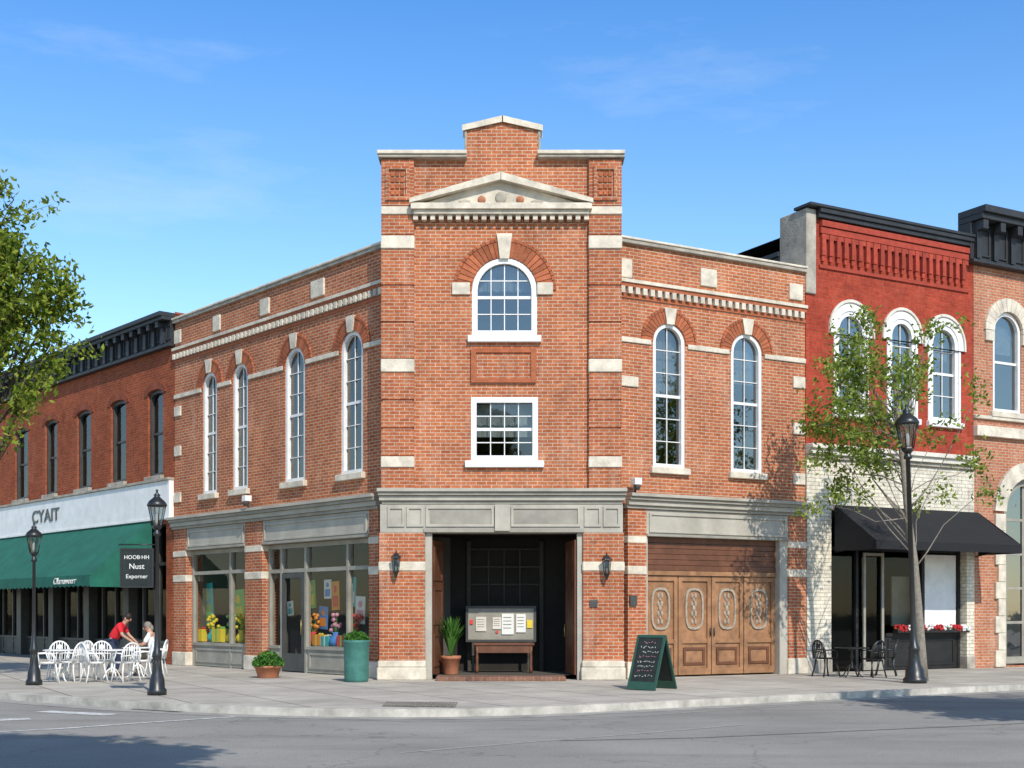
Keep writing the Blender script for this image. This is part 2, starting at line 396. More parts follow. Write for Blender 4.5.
mb.ring([(tu(471),tz(383)),(tu(471),tz(349)),(tu(536),tz(349)),(tu(536),tz(383))],[(tu(476),tz(379)),(tu(476),tz(353)),(tu(531),tz(353)),(tu(531),tz(379))],-.07,-.001,VOUS); mb.obj('brick_panel',CB,TW)
PR=tu(590); PL=tu(413)
stone_b=[(tz(468),tz(457)),(tz(373),tz(360)),(tz(250),tz(237)),(tz(216),tz(208))]
for a,b in ((UL,PL),(PR,URt)):
    mb=MB(); zs=sorted(stone_b); z=4.47
    segs=[]
    for s0,s1 in zs: segs.append((z,s0)); z=s1
    segs.append((z,12.24))
    mb.box(a-.0,b+.0,-.085,.1,4.46,12.23,BRICKP)
    for s0,s1 in segs:
        n=max(1,round((s1-s0)/.78)); h=(s1-s0)/n
        for k in range(n):
            mb.box(a-.03,b+.03,-.12,.12,s0+k*h+.025,s0+(k+1)*h-.025,BRICKP)
    mb.obj('pier',CB,TW)
    mb=MB(); bands(mb,a-.04,b+.04,-.14,.13,zs,STONE); mb.each('stone_band',CB,TW,bevel=.015)
    mb=MB(); c=(a+b)/2
    mb.ring([(c-.28,11.25),(c-.28,12.05),(c+.28,12.05),(c+.28,11.25)],[(c-.2,11.33),(c-.2,11.97),(c+.2,11.97),(c+.2,11.33)],-.17,-.12,BRICKP)
    for k in range(3):
        for j in range(4):
            mb.box(c-.15+k*.11,c-.07+k*.11,-.15,-.12,11.38+j*.145,11.48+j*.145,VOUS)
    mb.obj('brick_ornament',CB,TW)
for a,b in ((UL-.1,gx0-.0),(gx1+.0,URt+.1)):
    mb=MB(); mb.box(a,b,-.2,.4,12.24,12.31,STONED); mb.box(a-.02,b,-.24,.42,12.312,12.40,STONE); mb.obj('coping',CB,TW,bevel=.012)
mb=MB()
for sg in (-1,1):
    xe=gc+sg*(gx1-gc+.1)
    mb.prism([(xe,12.92),(xe,13.03),(gc,13.25),(gc,13.13)],-.08,.42,STONE)
mb.box(gx0-.06,gx0-.001,-.04,.36,12.402,12.918,STONED); mb.box(gx1+.001,gx1+.06,-.04,.36,12.402,12.918,STONED)
mb.obj('gable_coping',CB,TW,bevel=.012)
px0,px1,pc=tu(413),tu(590),tu(501)
mb=MB()
mb.box(px0-.03,px1+.03,-.34,-.002,tz(213),tz(207),STONE); mb.box(px0+.03,px1-.03,-.26,-.002,tz(217),tz(213)-.002,STONE)
mb.prism([(px0+.15,tz(207)+.001),(pc,tz(183)),(px1-.15,tz(207)+.001)],-.16,-.002,STONE)
for e in (px0-.05,px1+.05):
    mb.prism([(e,tz(207)+.002),(e,tz(203)),(pc,tz(177)),(pc,tz(184))],-.36,-.01,STONE)
mb.ell((pc,-.17,tz(200)),(.14,.05,.14),STONED)
for s in (-1,1):
    mb.ell((pc+s*.45,-.17,tz(202)),(.10,.05,.09),TERRA,10,6); mb.ell((pc+s*.85,-.17,tz(204)),(.15,.03,.05),STONED)
mb.obj('pediment',CB,TW,bevel=.01)
mb=MB(); x=px0+.02
while x<px1-.1: mb.box(x,x+.11,-.2,-.001,tz(217)-.12,tz(217)-.003,STONE); x+=.2
mb.obj('dentil_course',CB,TW)
mb=MB()
for a,b in ((tu(452),tu(470)),(tu(537),tu(553))): mb.box(a,b,-.06,.02,tz(295),tz(283),STONE)
mb.each('impost_stone',CB,TW,bevel=.01)
window(CB,TW,aw,4,4,.13,rec=.05,arch=True,key=.55,archt=.36,nv=26,sill=WHITE,sillw=.1,curtain=.4)
window(CB,TW,rw,4,4,.13,rec=.05,sill=WHITE,sillw=.14,curtain=.6,gmat=glassmat('window_glass_tower',(.6,.65,.65),.12,.25))
LE=L.U(175); RE=RR.U(805)
def wing(Fr,u0,u1,ztop,wins,curt,gm):
    ops=[(a,b,z0,z1,(b-a)/2) for a,b,z0,z1 in wins]
    mb=MB(); sheet(mb,u0,u1,4.2,ztop,ops,BRICK); mb.box(u0,u1,.02,.3,ztop-.6,ztop-.01,BRICK)
    mb.obj('wall',CB,Fr.W,label='orange brick wing wall with tall arched windows')
    mb=MB(); mb.box(u0,u1,-.1,.38,ztop,ztop+.09,STONED); mb.box(u0,u1,-.13,.42,ztop+.092,ztop+.15,STONE); mb.obj('coping',CB,Fr.W,bevel=.012)
    mb=MB(); mb.box(u0,u1,-.12,-.001,9.48,9.56,STONE); mb.box(u0,u1,-.08,-.001,9.38,9.478,VOUS)
    x=u0+.03
    while x<u1-.12:
        mb.box(x,x+.12,-.11,-.001,9.22,9.378,STONE); x+=.215
    mb.box(u0,u1,-.035,-.001,9.12,9.2,VOUS)
    mb.obj('corbel_table',CB,Fr.W)
    mb=MB(); zb=wins[0][3]-(wins[0][1]-wins[0][0])/2-.03
    e=sorted([u0]+[w[0]-.0 for w in wins]+[w[1]+.0 for w in wins]+[u1])
    for a,b in zip(e[0::2],e[1::2]):
        if b-a>.05: mb.box(a+(.0 if a==u0 else .07),b-(.0 if b==u1 else .07),-.045,-.001,zb-.07,zb+.05,STONE)
    mb.each('impost_belt',CB,Fr.W,bevel=.01)
    for (o,c) in zip(ops,curt): window(CB,Fr.W,o,2,6,.095,rec=.07,arch=True,key=.36,archt=.27,nv=20,curtain=c,bar=.02,gmat=gm)
lw=[(L.U(a),L.U(b),5.03,8.56) for a,b in ((203,217),(233,248),(285,305),(341,363))]
wing(L,LE,-.02,10.32,lw,(.3,0,.35,0),glassmat('window_glass_wing',(.4,.45,.46),.12,.24))
rwn=[(RR.U(a),RR.U(b),5.12,8.64) for a,b in ((653,685),(731,762))]
wing(RR,.02,RE,10.42,rwn,(.5,.35),GLASS)
def blk(Fr,lst):
    mb=MB()
    for a,b,z0,z1 in lst: mb.box(a,b,-.05,.01,z0,z1,STONE)
    mb.each('stone_block',CB,Fr.W,bevel=.012)
blk(L,[(L.U(312),L.U(325),9.68,10.12),(L.U(261),L.U(270),9.68,10.12),(L.U(214),L.U(221),9.68,10.12)])
blk(L,[(LE+.02,LE+.42,z,z+.3) for z in (4.9,6.3,7.5)]+[(LE+.02,LE+.42,9.7,10.1)])
blk(RR,[(RR.U(700),RR.U(716),9.68,10.12)])
blk(RR,[(RE-.42,RE-.02,z,z+.3) for z in (4.9,6.2,7.4)]+[(RE-.55,RE-.1,9.68,10.1)])
blk(RR,[(.1,.42,9.6,10.05),(.1,.6,7.0,7.25)])
def Wp(Fr,u,w,z): 
    v=Fr.W@Vector((u,w,z)); return (v.x,v.y,v.z)
mb=MB()
pts=[Wp(L,0,.3,9.85),Wp(L,LE,.3,9.85),(-9,47,9.85),(7,43,9.85),Wp(RR,RE,.3,9.85),Wp(RR,0,.3,9.85)]
mb.add(pts,[tuple(range(6))],CORN)
for a,b in ((1,2),(2,3),(3,4)):
    p,q=pts[a],pts[b]; mb.quad((p[0],p[1],0),(q[0],q[1],0),(q[0],q[1],9.85),(p[0],p[1],9.85),BRICKP)
mb.obj('roof',CB,Matrix.Identity(4))
mb=MB()
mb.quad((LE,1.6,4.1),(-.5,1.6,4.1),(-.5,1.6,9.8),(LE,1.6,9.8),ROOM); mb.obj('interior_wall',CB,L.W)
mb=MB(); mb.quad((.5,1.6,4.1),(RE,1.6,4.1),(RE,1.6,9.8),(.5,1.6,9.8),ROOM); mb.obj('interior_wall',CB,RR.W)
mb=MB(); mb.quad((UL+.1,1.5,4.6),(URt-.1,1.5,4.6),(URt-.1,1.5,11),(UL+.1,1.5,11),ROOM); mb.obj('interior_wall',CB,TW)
def corn(Fr,u0,u1,e0=0,e1=0,up=0):
    mb=MB(); c=up
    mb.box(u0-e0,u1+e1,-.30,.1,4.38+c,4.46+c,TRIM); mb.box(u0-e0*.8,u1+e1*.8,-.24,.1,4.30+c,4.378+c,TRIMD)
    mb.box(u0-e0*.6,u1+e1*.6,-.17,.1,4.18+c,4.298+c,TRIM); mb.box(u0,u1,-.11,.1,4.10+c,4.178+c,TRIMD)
    mb.obj('cornice',CB,Fr.W,bevel=.008)
corn(L,LE,-.22,up=-.02); corn(RR,.24,RE,up=-.02); corn(T,UL-.02,URt+.05,.1,.1,up=.03)
for a,b in ((UL-.08,tu(425)),(tu(583),URt+.08)):
    mb=MB(); mb.box(a,b,-.1,.4,.46,3.46,BRICKP); mb.obj('pier',CB,TW)
    mb=MB(); mb.box(a-.05,b+.04,-.17,.42,0,.30,STONE); mb.box(a-.03,b+.02,-.14,.41,.302,.46,STONE); mb.obj('plinth',CB,TW,bevel=.02)
    mb=MB(); mb.box(a-.02,b+.02,-.115,.401,2.56,2.78,STONE); mb.obj('stone_band',CB,TW,bevel=.02)
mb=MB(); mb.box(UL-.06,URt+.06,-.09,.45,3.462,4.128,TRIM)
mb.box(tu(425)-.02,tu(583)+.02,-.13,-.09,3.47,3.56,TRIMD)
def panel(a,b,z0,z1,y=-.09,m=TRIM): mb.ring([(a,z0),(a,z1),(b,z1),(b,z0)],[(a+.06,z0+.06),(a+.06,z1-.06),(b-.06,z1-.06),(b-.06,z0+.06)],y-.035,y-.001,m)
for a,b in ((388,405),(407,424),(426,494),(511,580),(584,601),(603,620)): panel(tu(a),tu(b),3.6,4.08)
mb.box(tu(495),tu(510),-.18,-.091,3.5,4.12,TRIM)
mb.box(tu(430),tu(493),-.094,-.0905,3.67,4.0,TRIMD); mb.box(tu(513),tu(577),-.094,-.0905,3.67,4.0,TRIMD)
mb.obj('fascia',CB,TW,bevel=.003)
mb=MB(); mb.box(tu(425),tu(432),-.02,.3,.0,3.46,TRIM); mb.box(tu(577),tu(583),-.02,.3,0,3.46,TRIM); mb.each('door_jamb',CB,TW,bevel=.008)
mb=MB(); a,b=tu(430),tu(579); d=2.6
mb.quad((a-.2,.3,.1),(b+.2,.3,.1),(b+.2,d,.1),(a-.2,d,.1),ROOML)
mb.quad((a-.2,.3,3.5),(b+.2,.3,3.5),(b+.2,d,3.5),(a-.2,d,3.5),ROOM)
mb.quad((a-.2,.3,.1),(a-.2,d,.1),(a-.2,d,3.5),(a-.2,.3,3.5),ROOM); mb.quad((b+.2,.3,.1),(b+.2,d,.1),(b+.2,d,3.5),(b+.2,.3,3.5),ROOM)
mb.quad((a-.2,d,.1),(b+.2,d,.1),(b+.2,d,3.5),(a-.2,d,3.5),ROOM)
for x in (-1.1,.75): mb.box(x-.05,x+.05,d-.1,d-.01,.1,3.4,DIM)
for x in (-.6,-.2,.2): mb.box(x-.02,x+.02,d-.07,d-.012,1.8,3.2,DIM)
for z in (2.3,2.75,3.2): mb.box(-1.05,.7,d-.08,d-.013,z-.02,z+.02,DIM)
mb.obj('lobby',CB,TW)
mb=MB(); mb.box(tu(437),tu(565),-.55,.35,.0,.1,BRICKG); mb.obj('door_step',CB,TW,bevel=.01)
for h,e,x in (((-1.90,.05),(-1.70,1.15),1),((1.50,.05),(1.33,1.15),-1)):
    dx,dy=e[0]-h[0],e[1]-h[1]; Ld=math.hypot(dx,dy); an=math.atan2(dy,dx)
    D=TW@Matrix.Translation((h[0],h[1],0))@Matrix.Rotation(an,4,'Z')
    mb=MB(); mb.box(0,Ld,-.025,.025,.12,3.3,WOODD)
    for z0,z1 in ((.3,1.1),(1.3,2.2),(2.35,3.15)):
        for sy in (-1,1):
            y0,y1=sorted((sy*.026,sy*.045)); mb.ring([(.12,z0),(.12,z1),(Ld-.12,z1),(Ld-.12,z0)],[(.2,z0+.08),(.2,z1-.08),(Ld-.2,z1-.08),(Ld-.2,z0+.08)],y0,y1,WOODD)
    do=mb.obj('door',CB,D)
    mb=MB(); mb.tube([(Ld-.07,-.06*x,1.0),(Ld-.07,-.06*x,1.3)],.015,GOLD); mb.obj('handle',do,D)
def lpier(Fr,u0,u1,zt_=4.1):
    mb=MB(); mb.box(u0,u1,-.06,.4,.4,zt_-.02,BRICKP); mb.obj('pier',CB,Fr.W)
    mb=MB(); mb.box(u0-.03,u1+.03,-.1,.42,0,.4,STONE); mb.obj('plinth',CB,Fr.W,bevel=.015)
    mb=MB(); mb.box(u0-.01,u1+.01,-.08,.401,2.5,2.7,STONE); mb.box(u0-.01,u1+.01,-.08,.401,3.25,3.42,STONE); mb.each('stone_band',CB,Fr.W,bevel=.015)
p1=(LE+.02,L.U(188)); p2=(L.U(247),L.U(264)); p3=(L.U(371),-.25)
for p in (p1,p2,p3): lpier(L,*p)
def shopfront(par,Fr,u0,u1,ztop,mull,kick,transom,fm,gm=GLASSS,rec=.15,kh=.62):
    mb=MB(); fw=.09
    mb.box(u0,u1,rec,rec+.12,ztop-.12,ztop-.001,fm)
    for x in mull: mb.box(x-fw/2,x+fw/2,rec-.02,rec+.12,.001,ztop-.121,fm)
    if transom: mb.box(u0,u1,rec-.01,rec+.11,transom-.05,transom+.05,fm)
    if kick:
        for a,b in kick:
            mb.box(a,b,rec+.001,rec+.1,.02,kh,fm); mb.box(a,b,rec-.06,rec+.12,kh+.002,kh+.08,fm)
            mb.ring([(a+.12,.12),(a+.12,kh-.08),(b-.12,kh-.08),(b-.12,.12)],[(a+.18,.18),(a+.18,kh-.14),(b-.18,kh-.14),(b-.18,.18)],rec-.025,rec+.0,fm)
    s=mb.obj('shopfront',par,Fr.W)
    g=MB(); g.quad((u0,rec+.06,.1),(u1,rec+.06,.1),(u1,rec+.06,ztop-.1),(u0,rec+.06,ztop-.1),gm); g.obj('glass',s,Fr.W)
    return s
def room(par,Fr,u0,u1,dep,h,m=ROOML,fl=None):
    mb=MB(); y0=.3
    mb.quad((u0,y0,.03),(u1,y0,.03),(u1,dep,.03),(u0,dep,.03),fl or m); mb.quad((u0,y0,h),(u1,y0,h),(u1,dep,h),(u0,dep,h),m)
    mb.quad((u0,dep,0),(u1,dep,0),(u1,dep,h),(u0,dep,h),m); mb.quad((u0,y0,0),(u0,dep,0),(u0,dep,h),(u0,y0,h),m); mb.quad((u1,y0,0),(u1,dep,0),(u1,dep,h),(u1,y0,h),m)
    mb.obj('shop_interior',par,Fr.W)
a,b=p1[1],p2[0]; m_=L.U(226)
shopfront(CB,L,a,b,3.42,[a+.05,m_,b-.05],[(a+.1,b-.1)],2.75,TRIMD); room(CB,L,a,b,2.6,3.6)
a2,b2=p2[1],p3[0]; d0,d1=L.U(277),L.U(301)
shopfront(CB,L,a2,b2,3.42,[a2+.05,d0,d1,L.U(343),b2-.05],[(a2+.1,d0-.05),(d1+.05,b2-.1)],2.7,TRIMD); room(CB,L,a2,b2,2.6,3.6)
mb=MB(); dd=(d0+.05,d1-.05)
mb.ring([(dd[0],.03),(dd[0],2.63),(dd[1],2.63),(dd[1],.03)],[(dd[0]+.13,.5),(dd[0]+.13,2.5),(dd[1]-.13,2.5),(dd[1]-.13,.5)],.12,.19,DARKF)
do=mb.obj('door',CB,L.W); mb=MB(); mb.tube([(dd[1]-.08,.08,1.0),(dd[1]-.08,.08,1.4)],.015,GOLD); mb.obj('handle',do,L.W)
for (u0,u1) in ((p1[1],p2[0]),(p2[1],p3[0])):
    mb=MB(); mb.box(u0+.003,u1-.003,-.04,.3,3.43,4.075,TRIM)
    panel(u0+.1,u1-.1,3.52,4.0,-.04); mb.box(u0+.003,u1-.003,-.09,-.041,3.43,3.49,TRIMD); mb.obj('fascia',CB,L.W,bevel=.006)
q1=(.28,RR.U(645)); q2=(RR.U(787),RE-.01)
for p in (q1,q2): lpier(RR,*p)
g0,g1=q1[1],q2[0]
mb=MB(); mb.box(g0+.003,g1-.003,-.05,.3,3.43,4.075,TRIM); panel(g0+.08,g1-.08,3.52,4.0,-.05); mb.box(g0+.003,g1-.003,-.1,-.051,3.43,3.49,TRIMD)
mb.box(RR.U(779),g1-.003,-.03,.3,0,3.428,TRIM); mb.box(g0+.003,g0+.07,-.02,.3,0,3.428,TRIM); mb.obj('fascia',CB,RR.W,bevel=.006)
ga,gb=g0+.07,RR.U(779)
mb=MB()
for k in range(6): mb.box(ga,gb,.13+.004*(k%2),.3,2.62+k*.135,2.745+k*.135,WOODD)
mb.box(ga,gb,.1,.3,2.5,2.61,WOOD); mb.obj('transom_panel',CB,RR.W)
n=4
for k in range(n):
    a=ga+(gb-ga)*k/n+.012; b=ga+(gb-ga)*(k+1)/n-.012; c=(a+b)/2
    mb=MB(); mb.box(a,b,.2,.26,.04,2.49,WOOD)
    mb.ring([(a,.04),(a,2.49),(b,2.49),(b,.04)],[(a+.11,.2),(a+.11,2.36),(b-.11,2.36),(b-.11,.2)],.15,.2,WOOD)
    mb.ring([(a+.17,.28),(a+.17,.72),(b-.17,.72),(b-.17,.28)],[(a+.24,.35),(a+.24,.65),(b-.24,.65),(b-.24,.35)],.17,.2,WOODD)
    mb.box(a+.112,b-.112,.155,.199,.82,.93,WOOD)
    do=mb.obj('garage_door',CB,RR.W,bevel=.006)
    mb=MB(); w=(b-a)/2-.22
    def rr_(h,v,zc=1.68,N=20): return [(c+h*(abs(math.cos(t))**.6)*(1 if math.cos(t)>0 else -1),zc+v*(abs(math.sin(t))**.6)*(1 if math.sin(t)>0 else -1)) for t in [2*math.pi*(i+.01)/N for i in range(N)]]
    mb.ring(rr_(w,.52),rr_(w-.05,.46),.16,.2,MEDAL)
    for s in (-1,1):
        for zz in (1.36,1.56,1.8,2.0): mb.ell((c+s*.055,.195,zz),(.04,.025,.075),MEDAL,8,6)
    mb.ell((c,.19,1.68),(.055,.03,.09),MEDAL,8,6);mb.ell((c,.19,1.46),(.03,.025,.05),MEDAL,8,6);mb.ell((c,.19,1.9),(.03,.025,.05),MEDAL,8,6)
    mb.obj('medallion',do,RR.W)
    if k in (1,2):
        mb=MB(); x=b-.05 if k==1 else a+.05; mb.tube([(x,.11,1.0),(x,.11,1.2)],.014,BLACK); mb.obj('handle',do,RR.W)
def sconce(par,Wf,x,z):
    mb=MB(); mb.box(x-.06,x+.06,-.13,-.1,z-.15,z+.15,BLACK); mb.tube([(x,-.12,z+.1),(x,-.22,z+.2),(x,-.28,z+.12)],.014,BLACK)
    c=(x,-.28,z); mb.lathe([(.02,.16),(.12,.06),(.125,.04)][::-1],c,BLACK,6,False)
    for k in range(6):
        t=2*math.pi*k/6; mb.tube([(c[0]+.1*math.cos(t),c[1]+.1*math.sin(t),z+.04),(c[0]+.065*math.cos(t),c[1]+.065*math.sin(t),z-.28)],.008,BLACK,4)
    mb.lathe([(.02,-.42),(.05,-.33),(.075,-.28),(.06,-.26)],c,BLACK,6,False)
    o=mb.obj('wall_lantern',par,Wf); g=MB(); g.lathe([(.055,-.27),(.09,.035)],c,LAMPG,6,False); g.obj('lantern_glass',o,Wf)
sconce(CB,TW,tu(397),tz(560)); sconce(CB,TW,tu(606),tz(562))
for Fr,px in ((RR,634),(L,250)):
    u=Fr.U(px,-.2); mb=MB(); mb.box(u-.1,u+.1,-.4,-.2,4.62,4.78,WHITE); mb.tube([(u,-.25,4.44),(u,-.25,4.64)],.03,DARKF); mb.lathe([(.06,0),(.1,.1)],(u,-.33,4.5),DARKF,10); mb.obj('floodlight',CB,Fr.W,bevel=.01)
mb=MB(); u=tu(593); mb.box(u-.08,u+.1,-.14,-.1,tz(607),tz(600),DARKF); mb.obj('utility_box',CB,TW)
mb=MB(); u=RR.U(631); mb.box(u-.1,u+.1,-.12,-.06,1.75,2.0,DARKF); mb.obj('utility_box',CB,RR.W)

# ================================================================ LEFT BUILDING
LBu1=LE-.02; LBu0=LBu1-24
LB=thing('brick_building','red brick shop building with black cornice and green awning','building',L.W@Matrix.Translation((LBu1-6,0,0)))
wpx=[(148,163),(111,126),(77,91),(45,57),(15,28)]
ops=[(L.U(a),L.U(b),5.82,8.5,.14) for a,b in wpx]
sp=ops[3][0]-ops[4][0]
for k in range(1,3): ops.append((ops[4][0]-sp*k,ops[4][1]-sp*k,5.82,8.5,.14))
mb=MB(); sheet(mb,LBu0,LBu1,4.3,10.2,ops,BRICKL)
mb.quad((LBu0,.3,10.3),(LBu1,.3,10.3),(LBu1,12,10.3),(LBu0,12,10.3),CORN); mb.quad((LBu1,0,0),(LBu1,12,0),(LBu1,12,10.7),(LBu1,0,10.7),BRICKL)
mb.quad((LBu0,12,0),(LBu1,12,0),(LBu1,12,10.3),(LBu0,12,10.3),BRICKL); mb.quad((LBu0,0,0),(LBu0,12,0),(LBu0,12,10.3),(LBu0,0,10.3),BRICKL)
mb.obj('wall',LB,L.W)
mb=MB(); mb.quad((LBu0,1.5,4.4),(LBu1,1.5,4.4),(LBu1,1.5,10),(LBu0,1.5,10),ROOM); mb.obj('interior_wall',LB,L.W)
for o in ops: window(LB,L.W,o,1,2,.1,fmat=DARKF,gmat=GLASSL,sill=STONED,sillw=.06,arch=True,archt=.24,archmat=VOUSL,nv=12,key=None)
def black_cornice(par,Fr,u0,u1,z0,z1,proj,step=.55,er=0):
    mb=MB(); h=z1-z0
    mb.box(u0,u1+er,-proj,.3,z1-h*.13,z1,CORN); mb.box(u0,u1+er*.8,-proj*.85,.3,z1-h*.24,z1-h*.132,CORN)
    mb.box(u0,u1,-proj*.25,.3,z0+.1,z1-h*.242,CORN); mb.box(u0,u1,-proj*.4,.1,z0,z0+.1,CORN)
    x=u0+.1
    while x<u1-.15:
        mb.prism([(x,z0+.12),(x,z1-h*.243),(x+.16,z1-h*.243),(x+.16,z0+.12)],-proj*.45,-proj*.25-.001,CORN)
        mb.box(x-.02,x+.18,-proj*.8,-proj*.451,z1-h*.42,z1-h*.243,CORN)
        mb.ring([(x+.22,z0+.2),(x+.22,z1-h*.34),(x+step-.06,z1-h*.34),(x+step-.06,z0+.2)],[(x+.27,z0+.25),(x+.27,z1-h*.34-.05),(x+step-.11,z1-h*.34-.05),(x+step-.11,z0+.25)],-proj*.31,-proj*.25-.001,CORN)
        x+=step
    mb.obj('cornice',par,Fr.W,bevel=.01)
black_cornice(LB,L,LBu0,LBu1,9.65,10.66,.5,.6)
mb=MB(); mb.box(LBu0,LBu1-.05,-.16,.1,4.5,5.6,WHITE); mb.box(LBu0,LBu1-.03,-.22,.1,5.602,5.68,STONED); mb.box(LBu0,LBu1-.03,-.19,.1,4.42,4.498,WHITE)
sb=mb.obj('sign_board',LB,L.W,bevel=.008)
text('CYAIT',.64,BLACK,sb,L.W@Matrix.Translation((L.U(50),-.18,4.84))@Matrix.Diagonal((1.4,1,1,1)),bold=.008)
x=LBu1-.25; mb=MB(); k=0
while x>LBu0: mb.box(x-.22,x+.22,-.05,.4,0,4.42,DARKF if k else BRICKL); x-=3.1; k+=1
mb.each('pilaster',LB,L.W,bevel=.01)
mlist=[x for x in [LBu1-.5-1.03*k for k in range(22)] if x>LBu0]
shopfront(LB,L,LBu0,LBu1-.47,4.4,mlist,[(LBu0,LBu1-.5)],3.1,DARKF,gm=GLASSD,rec=.2)
room(LB,L,LBu0,LBu1-.3,4,4.3,ROOM)
def awning(par,Fr,u0,u1,zt_,zb,proj,val,mat,scal=True):
    mb=MB(); n=max(4,int((u1-u0)/.35)); 
    for k in range(n):
        a=u0+(u1-u0)*k/n;b=u0+(u1-u0)*(k+1)/n
        for j in range(3):
            s0,s1=j/3,(j+1)/3; sag=lambda s:-.04*math.sin(math.pi*s)
            mb.add([(a,-proj*s0-.1,zt_+(zb-zt_)*s0+sag(s0)),(b,-proj*s0-.1,zt_+(zb-zt_)*s0+sag(s0)),(b,-proj*s1-.1,zt_+(zb-zt_)*s1+sag(s1)),(a,-proj*s1-.1,zt_+(zb-zt_)*s1+sag(s1))],[(0,1,2,3)],mat,True)
        y=-proj-.1
        if scal: mb.add([(a,y,zb),(b,y,zb),(b,y,zb-val*.85),((a+b)/2,y+.01,zb-val),(a,y,zb-val*.85)],[(0,1,2,3,4)],mat)
        else: mb.quad((a,y,zb),(b,y,zb),(b,y,zb-val),(a,y,zb-val),mat)
    for x in (u0,u1):
        mb.add([(x,-.1,zt_),(x,-proj-.1,zb),(x,-proj-.1,zb-val),(x,-.1,zb-val)],[(0,1,2,3)],mat)
    o=mb.obj('awning',par,Fr.W)
    mb=MB()
    for x in (u0+.05,(u0+u1)/2,u1-.05): mb.tube([(x,-.05,zb-.25),(x,-proj-.05,zb-.05)],.02,BLACK)
    mb.tube([(u0,-proj-.08,zb-.02),(u1,-proj-.08,zb-.02)],.02,BLACK); mb.each('awning_arm',o,Fr.W)
    return o
au1=L.U(155)
ao=awning(LB,L,au1-14,au1,4.42,2.72,2.0,.36,GREEN)
text('Cllamawoerr',.29,PAPER,ao,L.W@Matrix.Translation((au1-1.9,-2.115,2.47))@Matrix.Diagonal((1.15,1,1,1)),shear=.35)

# ================================================================ RED BUILDING
R0=RE+.02; R1=RR.U(973)
RB=thing('red_building','deep red painted brick building with white arched windows','building',RR.W@Matrix.Translation(((R0+R1)/2,0,0)))
RW=RR.W
ops=[(RR.U(a),RR.U(b),6.9,9.6,(RR.U(b)-RR.U(a))/2) for a,b in ((836,866),(889,915),(930,958))]
mb=MB(); sheet(mb,R0,R1,5.7,12.0,ops,BRICKR)
mb.quad((R0,.3,11.6),(R1,.3,11.6),(R1,14,11.6),(R0,14,11.6),CORN); mb.quad((R1,0,0),(R1,14,0),(R1,14,11.9),(R1,0,11.9),BRICKR)
mb.quad((R0+.02,.0,0),(R0+.02,14,0),(R0+.02,14,11.2),(R0+.02,0,11.2),CORN)
mb.obj('wall',RB,RW)
mb=MB(); mb.box(R0-.02,R0+.32,-.06,1.0,9.9,12.12,STONED); mb.obj('parapet_end',RB,RW,bevel=.02,label='grey weathered stone parapet end')
mb=MB(); mb.box(R0-.02,R0+.4,1.0,14,10.3,11.1,CORN); mb.box(R0-.08,R0+.45,1.0,14,11.102,11.22,CORN); mb.obj('side_parapet',RB,RW)
mb=MB(); mb.box(R0+.33,R1,-.22,.35,12.02,12.14,CORN); mb.box(R0+.33,R1-.02,-.16,.35,11.9,12.018,CORN); mb.box(R0-.06,R1,-.26,.4,12.142,12.22,CORN); mb.obj('cornice',RB,RW,bevel=.01)
mb=MB(); ca,cb_=R0+.45,R1-.2
mb.box(ca,cb_,-.1,-.001,11.52,11.68,VOUSR); mb.box(ca,cb_,-.14,-.001,11.7,11.85,VOUSR)
x=ca+.03
while x<cb_-.2:
    mb.box(x,x+.13,-.11,-.001,10.95,11.5,VOUSR); mb.box(x+.02,x+.11,-.08,-.001,10.8,10.948,VOUSR)
    mb.box(x+.13,x+.26,-.085,-.001,11.38,11.51,VOUSR); x+=.26
mb.box(ca,cb_,-.05,-.001,10.62,10.70,VOUSR)
mb.obj('corbel_table',RB,RW)
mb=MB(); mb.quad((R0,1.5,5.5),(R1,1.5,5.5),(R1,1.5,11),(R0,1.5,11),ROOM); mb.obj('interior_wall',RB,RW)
for o in ops:
    w=window(RB,RW,o,2,4,.12,rec=.05,sill=WHITE,sillw=.14,curtain=.35)
    h=MB(); x0,x1,z0,z1,r=o
    h.ring(outline(x0-.2,x1+.2,z1-r-.12,z1+.22,r+.22),outline(x0+.0,x1-.0,z1-r-.12,z1-.0,r),-.03,.04,WHITE)
    h.ring(outline(x0-.27,x1+.27,z1-r-.12,z1+.31,r+.31),outline(x0-.205,x1+.205,z1-r-.12,z1+.225,r+.225),-.07,.04,CREAM)
    h.box(x0-.09,x0-.003,-.03,.04,z0,z1-r-.121,WHITE); h.box(x1+.003,x1+.09,-.03,.04,z0,z1-r-.121,WHITE)
    h.obj('window_hood',w,RW,bevel=.01)
mb=MB(); mb.box(R0,R1,-.28,.1,5.86,5.98,CREAM); mb.box(R0,R1,-.2,.1,5.72,5.858,CREAM); mb.box(R0,R1,-.12,.1,5.62,5.718,STONED); mb.obj('shop_cornice',RB,RW,bevel=.01)
mb=MB(); mb.box(R0,R1,-.04,.3,4.3,5.62,BRICKW); mb.box(R0,RR.U(830),-.05,.4,.35,4.3,BRICKW); mb.obj('shop_wall',RB,RW,label='white painted brick band above the shop window')
mb=MB(); mb.box(R0-.01,RR.U(830)+.02,-.08,.41,0,.35,STONED); mb.obj('plinth',RB,RW,bevel=.01)
s0,s1=RR.U(830),R1-.32
mb=MB(); mb.box(s1+.02,R1,-.05,.4,.35,4.3,BRICKW); mb.obj('pilaster',RB,RW); mb=MB(); mb.box(s1,R1+.01,-.08,.41,0,.35,STONED); mb.obj('plinth',RB,RW,bevel=.01)
